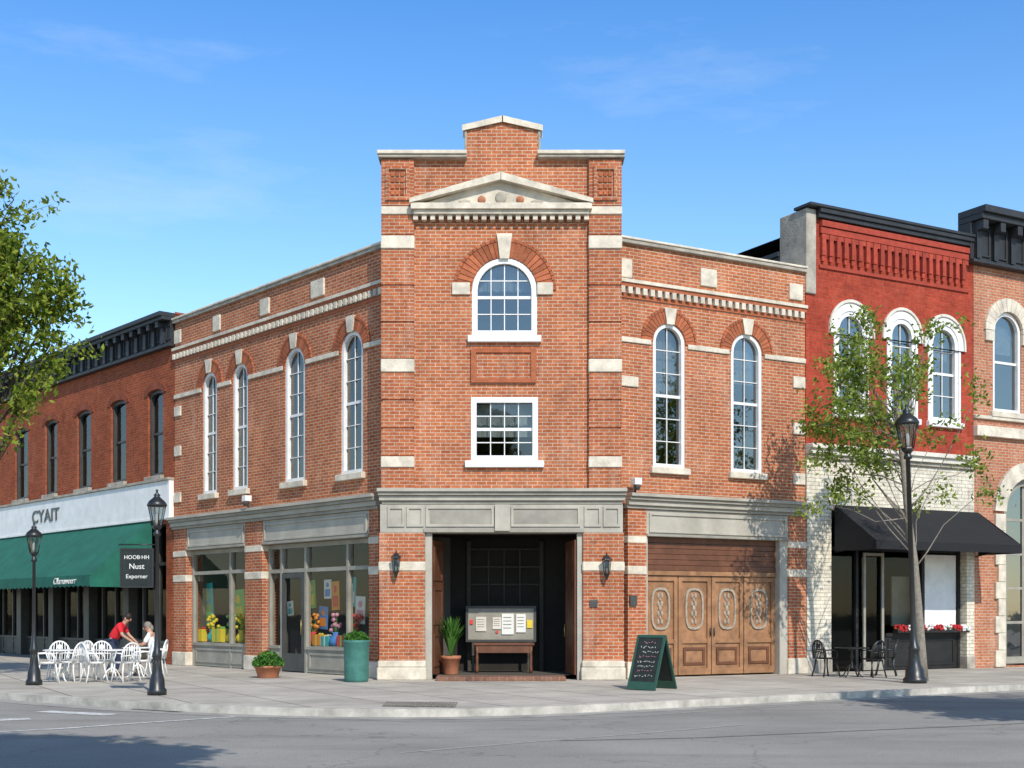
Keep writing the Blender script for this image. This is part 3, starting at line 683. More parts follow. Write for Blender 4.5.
shopfront(RB,RR,s0,s1,4.3,[s0+.05,RR.U(862),RR.U(888),RR.U(928),s1-.05],[(RR.U(890),s1-.1)],3.3,BLACKP,gm=GLASSD,rec=.2,kh=.94)
room(RB,RR,s0,s1,3.5,4.25,ROOM)
mb=MB(); mb.box(RR.U(931),s1-.12,.225,.245,1.1,3.2,WHITE); mb.obj('pale_window_panel',RB,RW,label='white panel added for the pale reflection in the shop window')  # added panel whose white stands in for reflection and curtain in the glass
mb=MB(); mb.box(RR.U(892,.9),RR.U(912,.9),.9,.95,1.2,2.6,CREAM); mb.obj('pale_window_panel',RB,RW)
mb=MB(); u=RR.U(868); mb.ring([(u-.0,.03),(u,3.2),(u+.75,3.2),(u+.75,.03)],[(u+.08,.25),(u+.08,3.12),(u+.67,3.12),(u+.67,.25)],.16,.2,TRIMD); mb.obj('door',RB,RW)
awning(RB,RR,RR.U(832),R1+.1,4.42,3.42,1.5,.22,AWNB,False)

# ================================================================ FAR RIGHT BUILDING
Q0=R1+.02; Q1=Q0+14
OB=thing('salmon_brick_building','salmon brick building with ornate black cornice and stone arches','building',RR.W@Matrix.Translation((Q0+3,0,0)))
wa,wb=RR.U(993),RR.U(1021); sp=2.3
ops=[(wa+sp*k,wb+sp*k,7.35,10.25,(wb-wa)/2) for k in range(4)]
mb=MB(); da=RR.U(1004); gops=[(da+k*3.0,da+2.0+k*3.0,.05,5.5,1.0) for k in range(3)]
sheet(mb,Q0,Q1,6.9,11.6,ops,BRICKO); mb.quad((Q0,0,11),(Q0,14,11),(Q0,14,12.4),(Q0,0,12.4),BRICKO)
mb.quad((Q0,.3,12.2),(Q1,.3,12.2),(Q1,14,12.2),(Q0,14,12.2),CORN); mb.quad((Q1,0,0),(Q1,14,0),(Q1,14,12.3),(Q1,0,12.3),BRICKO)
sheet(mb,Q0,Q1,0,6.6,gops,BRICKO); mb.obj('wall',OB,RW)
mb=MB(); mb.quad((Q0,1.5,0),(Q1,1.5,0),(Q1,1.5,11),(Q0,1.5,11),ROOM); mb.obj('interior_wall',OB,RW)
mb=MB(); mb.box(Q0,Q1,-.15,.1,6.6,6.9,STONE); mb.box(Q0,Q1,-.09,.1,7.1,7.2,STONE); mb.each('stone_course',OB,RW,bevel=.012)
for o in ops:
    w=window(OB,RW,o,1,2,.1,rec=.08,sill=STONE,sillw=.15,curtain=.4)
    h=MB(); x0,x1,z0,z1,r=o; vous(h,(x0+x1)/2,z1-r,(x1-x0)/2+.01,r+.01,.38,13,-.08,.05,STONE,gap=.06)
    h.box(x0-.36,x0-.005,-.07,.05,z1-r-.3,z1-r-.01,STONE); h.box(x1+.005,x1+.36,-.07,.05,z1-r-.3,z1-r-.01,STONE); h.obj('arch',w,RW)
for o in gops:
    h=MB(); x0,x1,z0,z1,r=o; vous(h,(x0+x1)/2,z1-r,(x1-x0)/2+.01,r+.01,.45,13,-.1,.05,STONE,gap=.06)
    for k in range(9):
        e=.3 if k%2 else .42
        h.box(x0-e,x0-.005,-.08,.05,.02+k*.49,.5+k*.49,STONE); h.box(x1+.005,x1+e,-.08,.05,.02+k*.49,.5+k*.49,STONE)
    h.obj('stone_archway',OB,RW,bevel=.01)
    window(OB,RW,(x0+.02,x1-.02,.1,z1-.02,r),2,5,.2,rec=.14,fmat=TRIMD,gmat=GLASS,sill=None,bar=.08)
black_cornice(OB,RR,Q0-.3,Q1,11.45,12.95,.7,.7)
BK=thing('rear_building','dark roofed brick building standing behind the corner block','building',TR(9.2,46))
mb=MB(); mb.box(-3,3,-2,4,0,12.9,CORN); mb.obj('wall',BK); mb=MB(); mb.box(-3.2,3.2,-2.2,4.2,12.9,13.3,CORN); mb.box(-3.4,3.4,-2.4,4.4,13.302,13.5,CORN); mb.obj('roof_parapet',BK)

# ================================================================ GROUND
def struct(o): o['kind']='structure'; return o
mb=MB(); mb.quad((-700,-300,-.16),(700,-300,-.16),(700,1200,-.16),(-700,1200,-.16),EARTH); struct(mb.obj('ground'))
mb=MB(); mb.quad((-90,-30,-.13),(90,-30,-.13),(90,100,-.13),(-90,100,-.13),ASPH); struct(mb.obj('road'))
kp=[(-70,77),(-30,42.5),(-16,30.6),(-10.4,25.9),(-6.8,23.1),(-4.6,21.9),(-2.6,21.3),(-.6,21.35),(1.4,22.35),(5,24.75),(11.5,28.9),(30,39.6),(75,65)]
def chaikin(p,n=3):
    for _ in range(n):
        q=[p[0]]
        for a,b in zip(p,p[1:]): q+=[(a[0]*.75+b[0]*.25,a[1]*.75+b[1]*.25),(a[0]*.25+b[0]*.75,a[1]*.25+b[1]*.75)]
        p=q+[p[-1]]
    return p
kp=chaikin(kp)
def off(p,d):
    r=[]
    for i in range(len(p)):
        a=Vector(p[max(i-1,0)]);b=Vector(p[min(i+1,len(p)-1)]); t=(b-a).normalized(); r.append((p[i][0]-t.y*d,p[i][1]+t.x*d))
    return r
def ribbon(p,d0,d1,z0,z1,mat,name):
    a=off(p,d0);b=off(p,d1); mb=MB(); n=len(p)
    vs=[(x,y,z0) for x,y in a]+[(x,y,z1) for x,y in a]+[(x,y,z1) for x,y in b]
    fs=[(i,i+1,n+i+1,n+i) for i in range(n-1)]+[(n+i,n+i+1,2*n+i+1,2*n+i) for i in range(n-1)]
    mb.add(vs,fs,mat); return struct(mb.obj(name))
q=off(kp,.03)
mb=MB(); n=len(q); mb.add([(x,y,0) for x,y in q]+[(75,110,0),(-70,110,0)],[tuple(range(n+2))],PAVE)
mb.add([(x,y,-.14) for x,y in q]+[(x,y,0) for x,y in q],[(i,i+1,n+i+1,n+i) for i in range(n-1)],PAVE)
struct(mb.obj('pavement'))
ribbon(kp,0,.2,-.14,.006,KERB,'kerb'); ribbon(kp,-.45,.0,-.126,-.124,GUT,'gutter')
def Gp(px,py,z=-.13):
    d=(CAMZ-z)*F/(py-HY); return ((px-512)/F*d,d)
mb=MB()
def stroke(pts,w,z,mat):
    p=[Gp(*a) for a in pts]; a=off(p,-w/2);b=off(p,w/2)
    for i in range(len(p)-1): mb.quad((*a[i],z),(*a[i+1],z),(*b[i+1],z),(*b[i],z),mat)
stroke([(-60,722.5),(30,719)],.38,-.124,MARK); stroke([(42,711.5),(112,715)],.36,-.124,MARK); stroke([(135,709),(185,712)],.3,-.124,MARK)
stroke([(-40,734),(60,729),(150,722.5),(235,717)],.12,-.124,MARK); 
struct(mb.obj('road_marking'))
mb=MB(); stroke([(400,753),(520,743),(640,733.5),(742,725)],.07,-.1255,SEAM); stroke([(560,741),(700,738),(1060,722)],.05,-.1255,TAR)
stroke([(250,716),(420,722),(600,719),(800,705),(1040,693)],.05,-.1255,SEAM); struct(mb.obj('road_seam'))
mb=MB(); k=[Gp(px,py,.0) for px,py in ((382,706.5),(455,707.5),(458,702.5),(386,702))]; mb.add([(x,y,.0095) for x,y in k],[(0,1,2,3)],TACT); struct(mb.obj('tactile_paving'))
for nm,pl in (('pavement',[(-40,10.0),(5.5,10.0),(7.5,8.5),(8,-20),(-40,-20)]),('pavement',[(10.2,14.0),(40,31),(80,50),(80,-20),(10,-20)])):
    mb=MB(); n=len(pl); mb.add([(x,y,0) for x,y in pl],[tuple(range(n))],PAVE); mb.add([(x,y,-.14) for x,y in pl]+[(x,y,0) for x,y in pl],[(i,(i+1)%n,n+(i+1)%n,n+i) for i in range(n)],KERB); struct(mb.obj(nm))

# ================================================================ STREET LAMPS
def lamp(name,label,W,H,hs=1.0,group='black street lamps'):
    t=thing(name,label,'street lamp',W,group)
    LH=.95*hs
    mb=MB(); r=.052*hs
    mb.lathe([(.22*hs,0),(.22*hs,.1),(.18*hs,.14),(.17*hs,.3),(.12*hs,.42),(.095*hs,.7),(.11*hs,.74),(.11*hs,.8),(.075*hs,.86),(r*1.1,1.1),(r,1.2),(r*.8,H-LH-.12),(.08*hs,H-LH-.1),(.08*hs,H-LH-.05),(.045*hs,H-LH),(.045*hs,H-LH+.02)],(0,0,0),BLACK,14)
    for k in range(8):
        a=2*math.pi*k/8; mb.tube([(.105*hs*math.cos(a),.105*hs*math.sin(a),.42),(.088*hs*math.cos(a),.088*hs*math.sin(a),.72)],.012,BLACK,5)
    mb.obj('post',t)
    z=H-LH; mb=MB(); n=6
    mb.lathe([(.04*hs,0),(.11*hs,.06*hs),(.12*hs,.1*hs),(.11*hs,.12*hs)],(0,0,z),BLACK,n,False)
    for k in range(n):
        a=2*math.pi*k/n; mb.tube([(.11*hs*math.cos(a),.11*hs*math.sin(a),z+.1*hs),(.2*hs*math.cos(a),.2*hs*math.sin(a),z+.55*hs)],.012*hs,BLACK,4)
    mb.lathe([(.22*hs,.55*hs),(.235*hs,.58*hs),(.19*hs,.66*hs),(.09*hs,.75*hs),(.06*hs,.78*hs),(.08*hs,.81*hs),(.03*hs,.86*hs),(.025*hs,.9*hs),(.035*hs,.92*hs),(.005,.95*hs)],(0,0,z),BLACK,12)
    ln=mb.obj('lantern',t); g=MB(); g.lathe([(.095*hs,.12*hs),(.185*hs,.545*hs)],(0,0,z),LAMPG,n,False); g.obj('lantern_glass',ln)
    g=MB(); g.lathe([(.03*hs,.12*hs),(.045*hs,.2*hs),(.045*hs,.34*hs),(.02*hs,.4*hs)],(0,0,z),WHITE,8); g.obj('bulb',ln)
    return t
l1=lamp('street_lamp','black iron street lamp with a black hanging sign',TR(P(157,25.06),25.06),3.97,.84)
mb=MB(); mb.box(-.70,-.07,-.02,.02,2.08,2.82,CHALKB); mb.ring([(-.71,2.07),(-.71,2.83),(-.06,2.83),(-.06,2.07)],[(-.68,2.10),(-.68,2.80),(-.09,2.80),(-.09,2.10)],-.028,.028,BLACK)
mb.tube([(0,0,2.9),(-.74,0,2.9)],.014,BLACK); mb.tube([(-.6,0,2.9),(-.6,0,2.82)],.006,BLACK); mb.tube([(-.16,0,2.9),(-.16,0,2.82)],.006,BLACK)
hs_=mb.obj('hanging_sign',l1)
W1=WM[l1.name]
for s,sz,zz in (('HOOB·HH',.105,2.62),('Nust',.15,2.43),('Exporner',.11,2.25)): text(s,sz,PAPER,hs_,W1@Matrix.Translation((-.385,-.025,zz)),ext=.003)
l2=lamp('street_lamp','black iron street lamp beside white cafe chairs',TR(P(34,28.5),28.5),3.57,.8)
l3=lamp('street_lamp','tall black iron street lamp beside a young tree',TR(P(915,29.3),29.3)@Matrix.Rotation(math.radians(-1.8),4,'Y'),6.3,1.2)

# ================================================================ FURNITURE
def chair(name,label,W,mat,group,k_=1.0):
    t=thing(name,label,'chair',W,group)
    s=MB(); s.lathe([(.2,.435),(.235,.44),(.24,.455),(.2,.462)],(0,0,0),mat,16,False)
    for k in range(-3,4): s.box(k*.06-.02,k*.06+.02,-.19,.19,.462,.47,mat)
    s.obj('seat',t)
    for sx in (-1,1):
        for sy in (-1,1):
            m=MB(); m.tube([(sx*.17,sy*.17,.44),(sx*.2,sy*.19,.25),(sx*.23,sy*.25,0)],[.017*k_,.014*k_,.015*k_],mat,6); m.obj('leg',t)
    b=MB(); pts=[(-.22,.19,.44)]+[(-.24*math.cos(math.pi*k/10),.21+.06*math.sin(math.pi*k/10),.6+.3*math.sin(math.pi*k/10)) for k in range(11)]+[(.22,.19,.44)]
    b.tube(pts,.018*k_,mat,6)
    for k in range(-3,4):
        x=k*.06; zt_=.6+.3*math.sqrt(max(0,1-(x/.24)**2)); b.tube([(x,.2,.46),(x*1.1,.24,.65),(x,.25,zt_-.01)],.011*k_,mat,5)
    b.tube([(-.235,.21,.6),(0,.25,.62),(.235,.21,.6)],.012*k_,mat,5); b.ell((0,.25,.76),(.06,.015,.07),mat,8,6)
    b.obj('backrest',t)
    for sx in (-1,1):
        m=MB(); m.tube([(sx*.24,.21,.66),(sx*.27,.05,.67),(sx*.26,-.12,.65),(sx*.22,-.17,.55),(sx*.2,-.15,.45)],.014*k_,mat,6); m.obj('armrest',t)
    return t
def table(name,label,W,mat,group,r=.38,h=.73):
    t=thing(name,label,'table',W,group)
    m=MB(); m.lathe([(r-.01,h-.03),(r,h-.02),(r,h-.005),(r-.02,h)],(0,0,0),mat,24,False); m.obj('table_top',t)
    m=MB(); m.lathe([(.06,.2),(.03,.25),(.025,.45),(.045,.5),(.025,.56),(.03,h-.08),(.12,h-.03)],(0,0,0),mat,10)
    m.obj('pedestal',t)
    for k in range(4):
        a=math.pi/4+k*math.pi/2; c,s=math.cos(a),math.sin(a); m=MB(); m.tube([(.03*c,.03*s,.3),(.12*c,.12*s,.24),(.22*c,.22*s,.06),(.3*c,.3*s,.0)],[.02,.018,.016,.018],mat,6); m.obj('leg',t)
    return t
gw='white cafe chairs on the pavement'
ch=chair('cafe_chair','white ornate metal cafe chair on the pavement',TR(P(47,29.4),29.4,0,2.0),WHITE,gw,1.15)
for px,d,a in ((72,29.9,-1.9),(58,30.9,.2),(94,29.5,2.2),(104,30.9,.5),(126,29.6,-2.3),(141,30.6,-1.2),(80,31.2,-.4)):
    clone(ch,TR(P(px,d),d,0,a))
tb=table('cafe_table','round white metal cafe table on the pavement',TR(P(60,30.1),30.1),WHITE,'white cafe tables')
clone(tb,TR(P(112,30.2),30.2)); clone(tb,TR(P(138,32.2),32.2),'round white cafe table where two people talk')
seat_ch=clone(ch,TR(P(156,32.5),32.5,0,-1.5),'white metal cafe chair with a person sitting')
gb_='black cafe chairs by the shop window'
for px,d,a in ((826,32.2,2.0),(886,32.6,-1.9),(872,31.8,-2.6)):
    if px==826: bc=chair('cafe_chair','black metal cafe chair in front of the shop',TR(P(px,d),d,0,a),BLACK,gb_,1.35)
    else: clone(bc,TR(P(px,d),d,0,a))
table('cafe_table','round black metal cafe table by the shop window',TR(P(852,32.0),32.0),BLACK,'black cafe tables',.42)
def leaf(vs,fs,p,s,up=None):
    d=Vector((ru(-1,1),ru(-1,1),ru(-1,.6))).normalized()
    a=d.orthogonal().normalized(); a=(Matrix.Rotation(ru(0,6.28),3,d)@a); b=d.cross(a)
    o=len(vs); vs+=[p-a*s,p-b*s*.5+d*s*.1,p+a*s,p+b*s*.5+d*s*.1]; fs.append((o,o+1,o+2,o+3))
def planter(name,label,W,potr,poth,plant,ph,n,mat=TERRA,blade=False,prof=None):
    t=thing(name,label,'potted plant',W)
    m=MB(); m.lathe(prof or [(potr*.68,0),(potr*.72,.02),(potr*.92,poth*.82),(potr,poth*.83),(potr,poth),(potr*.9,poth),(potr*.88,poth*.9),(0.01,poth*.88)],(0,0,0),mat,24); m.obj('pot',t)
    m=MB(); m.lathe([(potr*.86,poth*.88),(potr*.5,poth*.93),(.01,poth*.94)],(0,0,0),SOIL,12); m.obj('soil',t)
    vs=[];fs=[]
    if blade:
        mm=MB()
        for k in range(n):
            a=ru(0,6.28); l=ph*ru(.55,1); sp=ru(.1,plant); mm.add([(0.03*math.cos(a+1.5),.03*math.sin(a+1.5),poth*.9),(-.03*math.cos(a+1.5),-.03*math.sin(a+1.5),poth*.9),
              (sp*.5*math.cos(a)-.03*math.sin(a),sp*.5*math.sin(a)+.03*math.cos(a),poth+l*.7),(sp*.5*math.cos(a)+.03*math.sin(a),sp*.5*math.sin(a)-.03*math.cos(a),poth+l*.7),(sp*math.cos(a),sp*math.sin(a),poth+l)],[(0,1,2,3),(3,2,4)],LEAFP)
        mm.obj('foliage',t); return t
    mm=MB()
    for k in range(26):
        a=ru(0,6.28); q=ru(.2,1); mm.tube([(0,0,poth*.9),(plant*.5*q*math.cos(a),plant*.5*q*math.sin(a),poth+ph*.5),(plant*.8*q*math.cos(a),plant*.8*q*math.sin(a),poth+ph*.8*ru(.5,1))],.006,LEAFP,4)
    mm.obj('stem',t)
    for k in range(n):
        a=ru(0,6.28); q=math.sqrt(R())*plant; z=poth+ru(-.05,1)*ph*math.sqrt(max(.05,1-(q/plant)**2)); leaf(vs,fs,Vector((q*math.cos(a),q*math.sin(a),z)),ru(.03,.06))
    m=MB(); m.add(vs,fs,LEAFP); m.obj('foliage',t); return t
planter('potted_plant','wide terracotta bowl planter with low green plants',TR(P(268,31.6),31.6),.34,.30,.38,.36,900)
planter('potted_plant','tall green grassy plant in a terracotta pot inside the entrance',TR(P(451,31.2),31.2,.1),.24,.45,.38,.98,240,blade=True)
planter('potted_plant','tall teal tub with low green plants beside the pier',TR(P(356.5,29.8),29.8),.31,.96,.29,.2,600,mat=TEAL,
  prof=[(.25,0),(.265,.02),(.28,.08),(.285,.5),(.30,.88),(.315,.9),(.315,.96),(.28,.96),(.275,.86),(.01,.84)])
AF=thing('chalkboard_sign','green framed chalkboard sandwich sign with chalk writing','sign',TR(P(652,26.9),26.9,0,math.radians(-38)))
for sgn in (1,-1):
    A=WM[AF.name]@Matrix.Translation((0,0,1.12))@Matrix.Rotation(sgn*math.radians(21),4,'X')
    m=MB(); m.ring([(-.34,-1.19),(-.34,0),(.34,0),(.34,-1.19)],[(-.29,-1.02),(-.29,-.06),(.29,-.06),(.29,-1.02)],-.02,.02,AGREEN)
    m.box(-.29,.29,-.008,.008,-1.02,-.06,CHALKB)
    fr=m.obj('board',AF,A)
    if sgn==-1:
        m=MB()
        for r_ in range(8):
            z=-.16-.105*r_; x=-.23+ru(0,.1); xe=.22-ru(0,.12)
            while x<xe:
                l=ru(.02,.05); m.tube([(x,-.012,z+ru(-.02,.02)),(x+l*.5,-.012,z+ru(-.035,.035)),(x+l,-.012,z+ru(-.02,.02))],.0045,CHALK if r_%3 else C_PNK,4); x+=l+ru(.01,.04)
        m.obj('chalk_writing',fr,A)
BE=thing('wooden_bench','dark wooden console bench inside the entrance','bench',TR(P(504,32.0),32.0,.1))
m=MB(); m.box(-.75,.75,-.22,.22,.68,.74,WOODD); m.obj('bench_top',BE,bevel=.01)
m=MB(); m.box(-.68,.68,-.19,-.16,.5,.68,WOODD); m.box(-.68,.68,.16,.19,.5,.68,WOODD); m.obj('apron',BE)
for sx in (-1,1):
    for sy in (-1,1):
        m=MB(); m.lathe([(.035,0),(.045,.1),(.03,.2),(.04,.4),(.03,.5),(.045,.66)],(sx*.66,sy*.17,0),WOODD,8); m.obj('leg',BE)
NB=thing('notice_board','grey notice board with white papers behind the bench','notice board',TR(P(501,32.6),32.6,.1))
m=MB(); m.box(-.85,.85,-.02,.03,.78,1.62,TRIMD); m.ring([(-.88,.75),(-.88,1.65),(.88,1.65),(.88,.75)],[(-.82,.81),(-.82,1.59),(.82,1.59),(.82,.81)],-.04,.03,DARKF); 
m.obj('panel',NB)
for x in (-.7,.7):
    m=MB(); m.box(x-.03,x+.03,-.02,.02,0,.748,DARKF); m.obj('leg',NB)
for x,z,w,h,c in ((-.5,1.2,.26,.36,CREAM),(-.1,1.22,.22,.3,CREAM),(.17,1.2,.3,.52,PAPER),(.5,1.22,.24,.46,PAPER),(.72,1.2,.14,.2,C_YEL),(-.1,1.0,.06,.06,C_RED),(-.74,1.25,.08,.12,C_RED)):
    m=MB(); m.box(x-w/2,x+w/2,-.05,-.041,z-h/2,z+h/2,c)
    for q_ in range(4):
        if h>.2: m.box(x-w*.38,x+w*.3,-.053,-.0502,z+h*.3-q_*h*.17,z+h*.33-q_*h*.17,DARKF)
    m.obj('paper_notice',NB)
def vase(W,c1,c2,h=.36,k=1.6):
    t=thing('vase','coloured vase with flowers in the shop window','vase',W,'shop window vases'); m=MB(); m.lathe([(.06*k,0),(.1*k,.05),(.11*k,h*.5),(.05*k,h*.85),(.07*k,h)],(0,0,0),c1,12); m.obj('body',t)
    m=MB()
    for j in range(16): 
        p=(ru(-.22,.22),ru(-.1,.1),h+ru(.05,.45)); m.tube([(0,0,h*.8),p],.006,C_GRN,4); m.ell(p,(.065,.06,.055),c2,6,4)
    m.obj('flowers',t)
def poster(W,c,w,h,c2):
    m=MB(); m.box(-w/2,w/2,-.01,.01,0,h,c)
    m.box(-w*.35,w*.35,-.016,-.0105,h*.12,h*.5,c2); m.ell((0,-.013,h*.72),(w*.22,.008,h*.13),c2,10,6)
    o=m.obj('display_poster',None,W@Matrix.Rotation(ru(-.12,.12),4,'Y')); tag(o,'coloured picture card displayed in the shop window','poster','shop window posters')
def gift(W,c,c2,s):
    t=thing('gift_box','coloured gift box with ribbon in the shop window','box',W,'shop window boxes')
    m=MB(); m.box(-s,s,-s*.8,s*.8,0,s*1.4,c); m.obj('box',t,bevel=.01); m=MB(); m.box(-s*.15,s*.15,-s*.81,s*.81,0.001,s*1.41,c2); m.box(-s*1.02,s*1.02,-s*.15,s*.15,0.002,s*1.42,c2); m.ell((s*.3,0,s*1.5),(s*.3,s*.15,s*.15),c2,8,5);m.ell((-s*.3,0,s*1.5),(s*.3,s*.15,s*.15),c2,8,5); m.obj('ribbon',t)
def shelf(u0,u1,Fr=L):
    m=MB(); m.box(u0,u1,.32,.9,.66,.72,TRIM)
    for x in (u0+.1,u1-.1): m.box(x-.04,x+.04,.4,.85,.03,.66,TRIM)
    m.obj('display_shelf',CB,Fr.W)
shelf(p1[1]+.15,p2[0]-.15); shelf(d1+.1,p3[0]-.1)
def onL(px,w,z): return L.W@Matrix.Translation((L.U(px,w),w,z))
for px,z,c,w,h,c2 in ((208,1.2,C_TEAL,.8,1.25,C_GRN),(312,1.7,C_GRN,.42,.75,C_YEL),(323,1.15,C_BLU,.42,.6,C_ORG),(336,1.65,C_ORG,.36,.75,C_RED),(351,1.75,C_TEAL,.42,.75,PAPER),(328,1.95,PAPER,.34,.5,C_BLU),(360,1.3,PAPER,.42,.7,C_PNK),(239,1.25,C_GRN,.75,1.0,C_YEL),(291,1.5,PAPER,.3,.4,C_TEAL)): poster(onL(px,.62,z),c,w,h,c2)
for px,c,c2 in ((213,C_TEAL,C_YEL),(232,C_YEL,C_GRN),(242,C_YEL,C_YEL),(313,C_RED,C_ORG),(336,C_BLU,C_PNK),(355,C_YEL,C_RED)): vase(onL(px,.45,.72),c,c2)
for px,c,c2,s in ((204,C_YEL,C_RED,.26),(223,C_YEL,C_GRN,.28),(321,C_ORG,C_YEL,.2),(329,C_TEAL,PAPER,.18),(346,C_RED,C_GRN,.2),(364,C_BLU,PAPER,.18)): gift(onL(px,.48,.72),c,c2,s)
FB=thing('flower_box','low ledge window box with red and white flowers','flower box',RR.W@Matrix.Translation(((RR.U(896)+RR.U(968))/2,.02,1.03)))
hl=(RR.U(968)-RR.U(896))/2
m=MB(); m.box(-hl,hl,-.09,.1,0,.08,BLACKP); m.obj('box',FB); m=MB(); mr=MB(); mw=MB()
vs=[];fs=[]
for k in range(300): leaf(vs,fs,Vector((ru(-hl,hl),ru(-.1,.1),ru(.08,.15))),.03)
m.add(vs,fs,LEAFP)
for k in range(300):
    x=ru(-hl,hl); p=(x,ru(-.12,.08),ru(.05,.2)); s_=math.sin(x*9)>-.1; (mr if s_ else mw).ell(p,(.04,.04,.035),REDF if s_ else WHF,5,4)
m.obj('foliage',FB); mr.obj('red_flowers',FB); mw.obj('white_flowers',FB)

# ================================================================ TREES
def tree(label,base,trunk,r0,clumps,lpc,ls,spread,lm,bm,tw=3,bq=(.22,.38),low=0):
    t=thing('tree',label,'tree',TR(*base))
    m=MB(); tp=[Vector(p) for p in trunk]; n=len(tp)
    m.tube(tp,[r0*1.5]+[r0*(1-.55*k/(n-1)) for k in range(1,n)],bm,10); m.obj('trunk',t)
    b=MB(); vs=[];fs=[]
    for c in clumps:
        mul=c[3] if len(c)>3 else 1
        c=Vector(c[:3])
        cand=[p for p in tp[max(1,n//3):] if p.z<c.z-.1] or [tp[max(1,n//3)]]
        s=random.choice(cand[-3:]); s=s.lerp(random.choice(tp[max(1,n//3):]),ru(0,.5)) if low else s
        mid=s.lerp(c,.5)+Vector((ru(-.2,.2),ru(-.2,.2),ru(-.3,.1)))
        pts=[s,s.lerp(mid,.5)+Vector((ru(-.08,.08),ru(-.08,.08),ru(-.1,.1))),mid,mid.lerp(c,.6)+Vector((ru(-.1,.1),ru(-.1,.1),.05)),c]
        q=r0*ru(*bq); b.tube(pts,[q,q*.8,q*.55,q*.35,q*.12],bm,6)
        for k in range(tw):
            e=c+Vector((random.gauss(0,spread),random.gauss(0,spread),random.gauss(0,spread*.8)))
            st=pts[random.choice((2,3,4) if mul==1 else (3,4))]
            b.tube([st,st.lerp(e,.5)+Vector((0,0,.05)),e],[q*.22,q*.15,.003],bm,4)
            for j in range(int(lpc*mul/tw)):
                f=ru(.3,1.15); leaf(vs,fs,st.lerp(e,f)+Vector((random.gauss(0,spread*.38),random.gauss(0,spread*.38),random.gauss(0,spread*.34))),ru(.6,1.2)*ls)
    b.obj('branches',t); m=MB(); m.add(vs,fs,lm); m.obj('crown',t); return t
def ellc(n,c,r,inner=.3):
    o=[]
    while len(o)<n:
        v=Vector((ru(-1,1),ru(-1,1),ru(-1,1)))
        if inner<v.length<1: o.append((c[0]+v.x*r[0],c[1]+v.y*r[1],c[2]+v.z*r[2]))
    return o
tx=P(921,30.3)
cl=ellc(26,(-.5,0,6.2),(2.2,1.4,2.0),.4)+ellc(6,(-.6,0,8.0),(1.2,.9,.8))+[(1.6,0,4.6),(1.7,.2,5.4),(1.3,0,6.6)]
cl+=[(-2.1,.2,4.1,1.7),(-1.8,.6,4.7,1.7),(-2.3,.1,5.3,1.7),(-1.9,-.3,5.9,1.7),(-1.5,.3,6.5,1.7),(-1.4,.2,7.2,1.7),(-1.5,.5,7.9,1.7),(-1.2,0,8.6,1.7),(-1.5,-.2,5.1,1.7),(-2.5,.6,6.3,1.7),(-1.3,.3,5.7,1.7),(-2.0,.2,7.4,1.5),(-1.8,.2,6.8,1.5)]
tree('young street tree with sparse yellow green leaves beside a lamp',(tx,30.3),[(0,0,0),(.0,0,.8),(-.08,0,1.8),(-.15,.03,2.8),(-.3,.0,3.8),(-.38,.05,4.8),(-.5,0,5.8),(-.6,.05,7.0)],.12,cl,125,.068,.34,LEAFY,BARK,3,(.12,.2),1)
cl=ellc(74,(.0,0,8.95),(2.35,2.0,2.35),.3)+[(2.3,0,7.6),(2.1,.3,7.0),(2.5,.2,8.6),(1.7,0,6.5)]
tree('leafy green street tree overhanging the cafe terrace',(-12.4,28.7),[(0,0,0),(.05,0,1.5),(0,.05,3),(.1,0,4.5),(.1,0,6),(.2,0,8)],.2,cl,330,.082,.35,LEAFG,BARKD,5)
cl=ellc(75,(1.5,2.1,9.0),(2.2,1.7,1.5),.05)
tree('broad green street tree on the near pavement',(-3.5,3.3),[(0,0,0),(0,0,2),(.05,0,3.8),(.2,.2,5.2),(.5,.6,6.6),(1.0,1.2,8)],.18,cl,360,.14,.36,LEAFG,BARKD,4)
cl=ellc(60,(0,0,6.6),(2.5,2.1,2.0),.1)
tree('round green street tree on the far side corner',(12.1,16.0),[(0,0,0),(0,.1,1.5),(.1,0,3),(0,0,4.5),(0,0,6)],.18,cl,320,.13,.45,LEAFG,BARKD,4)

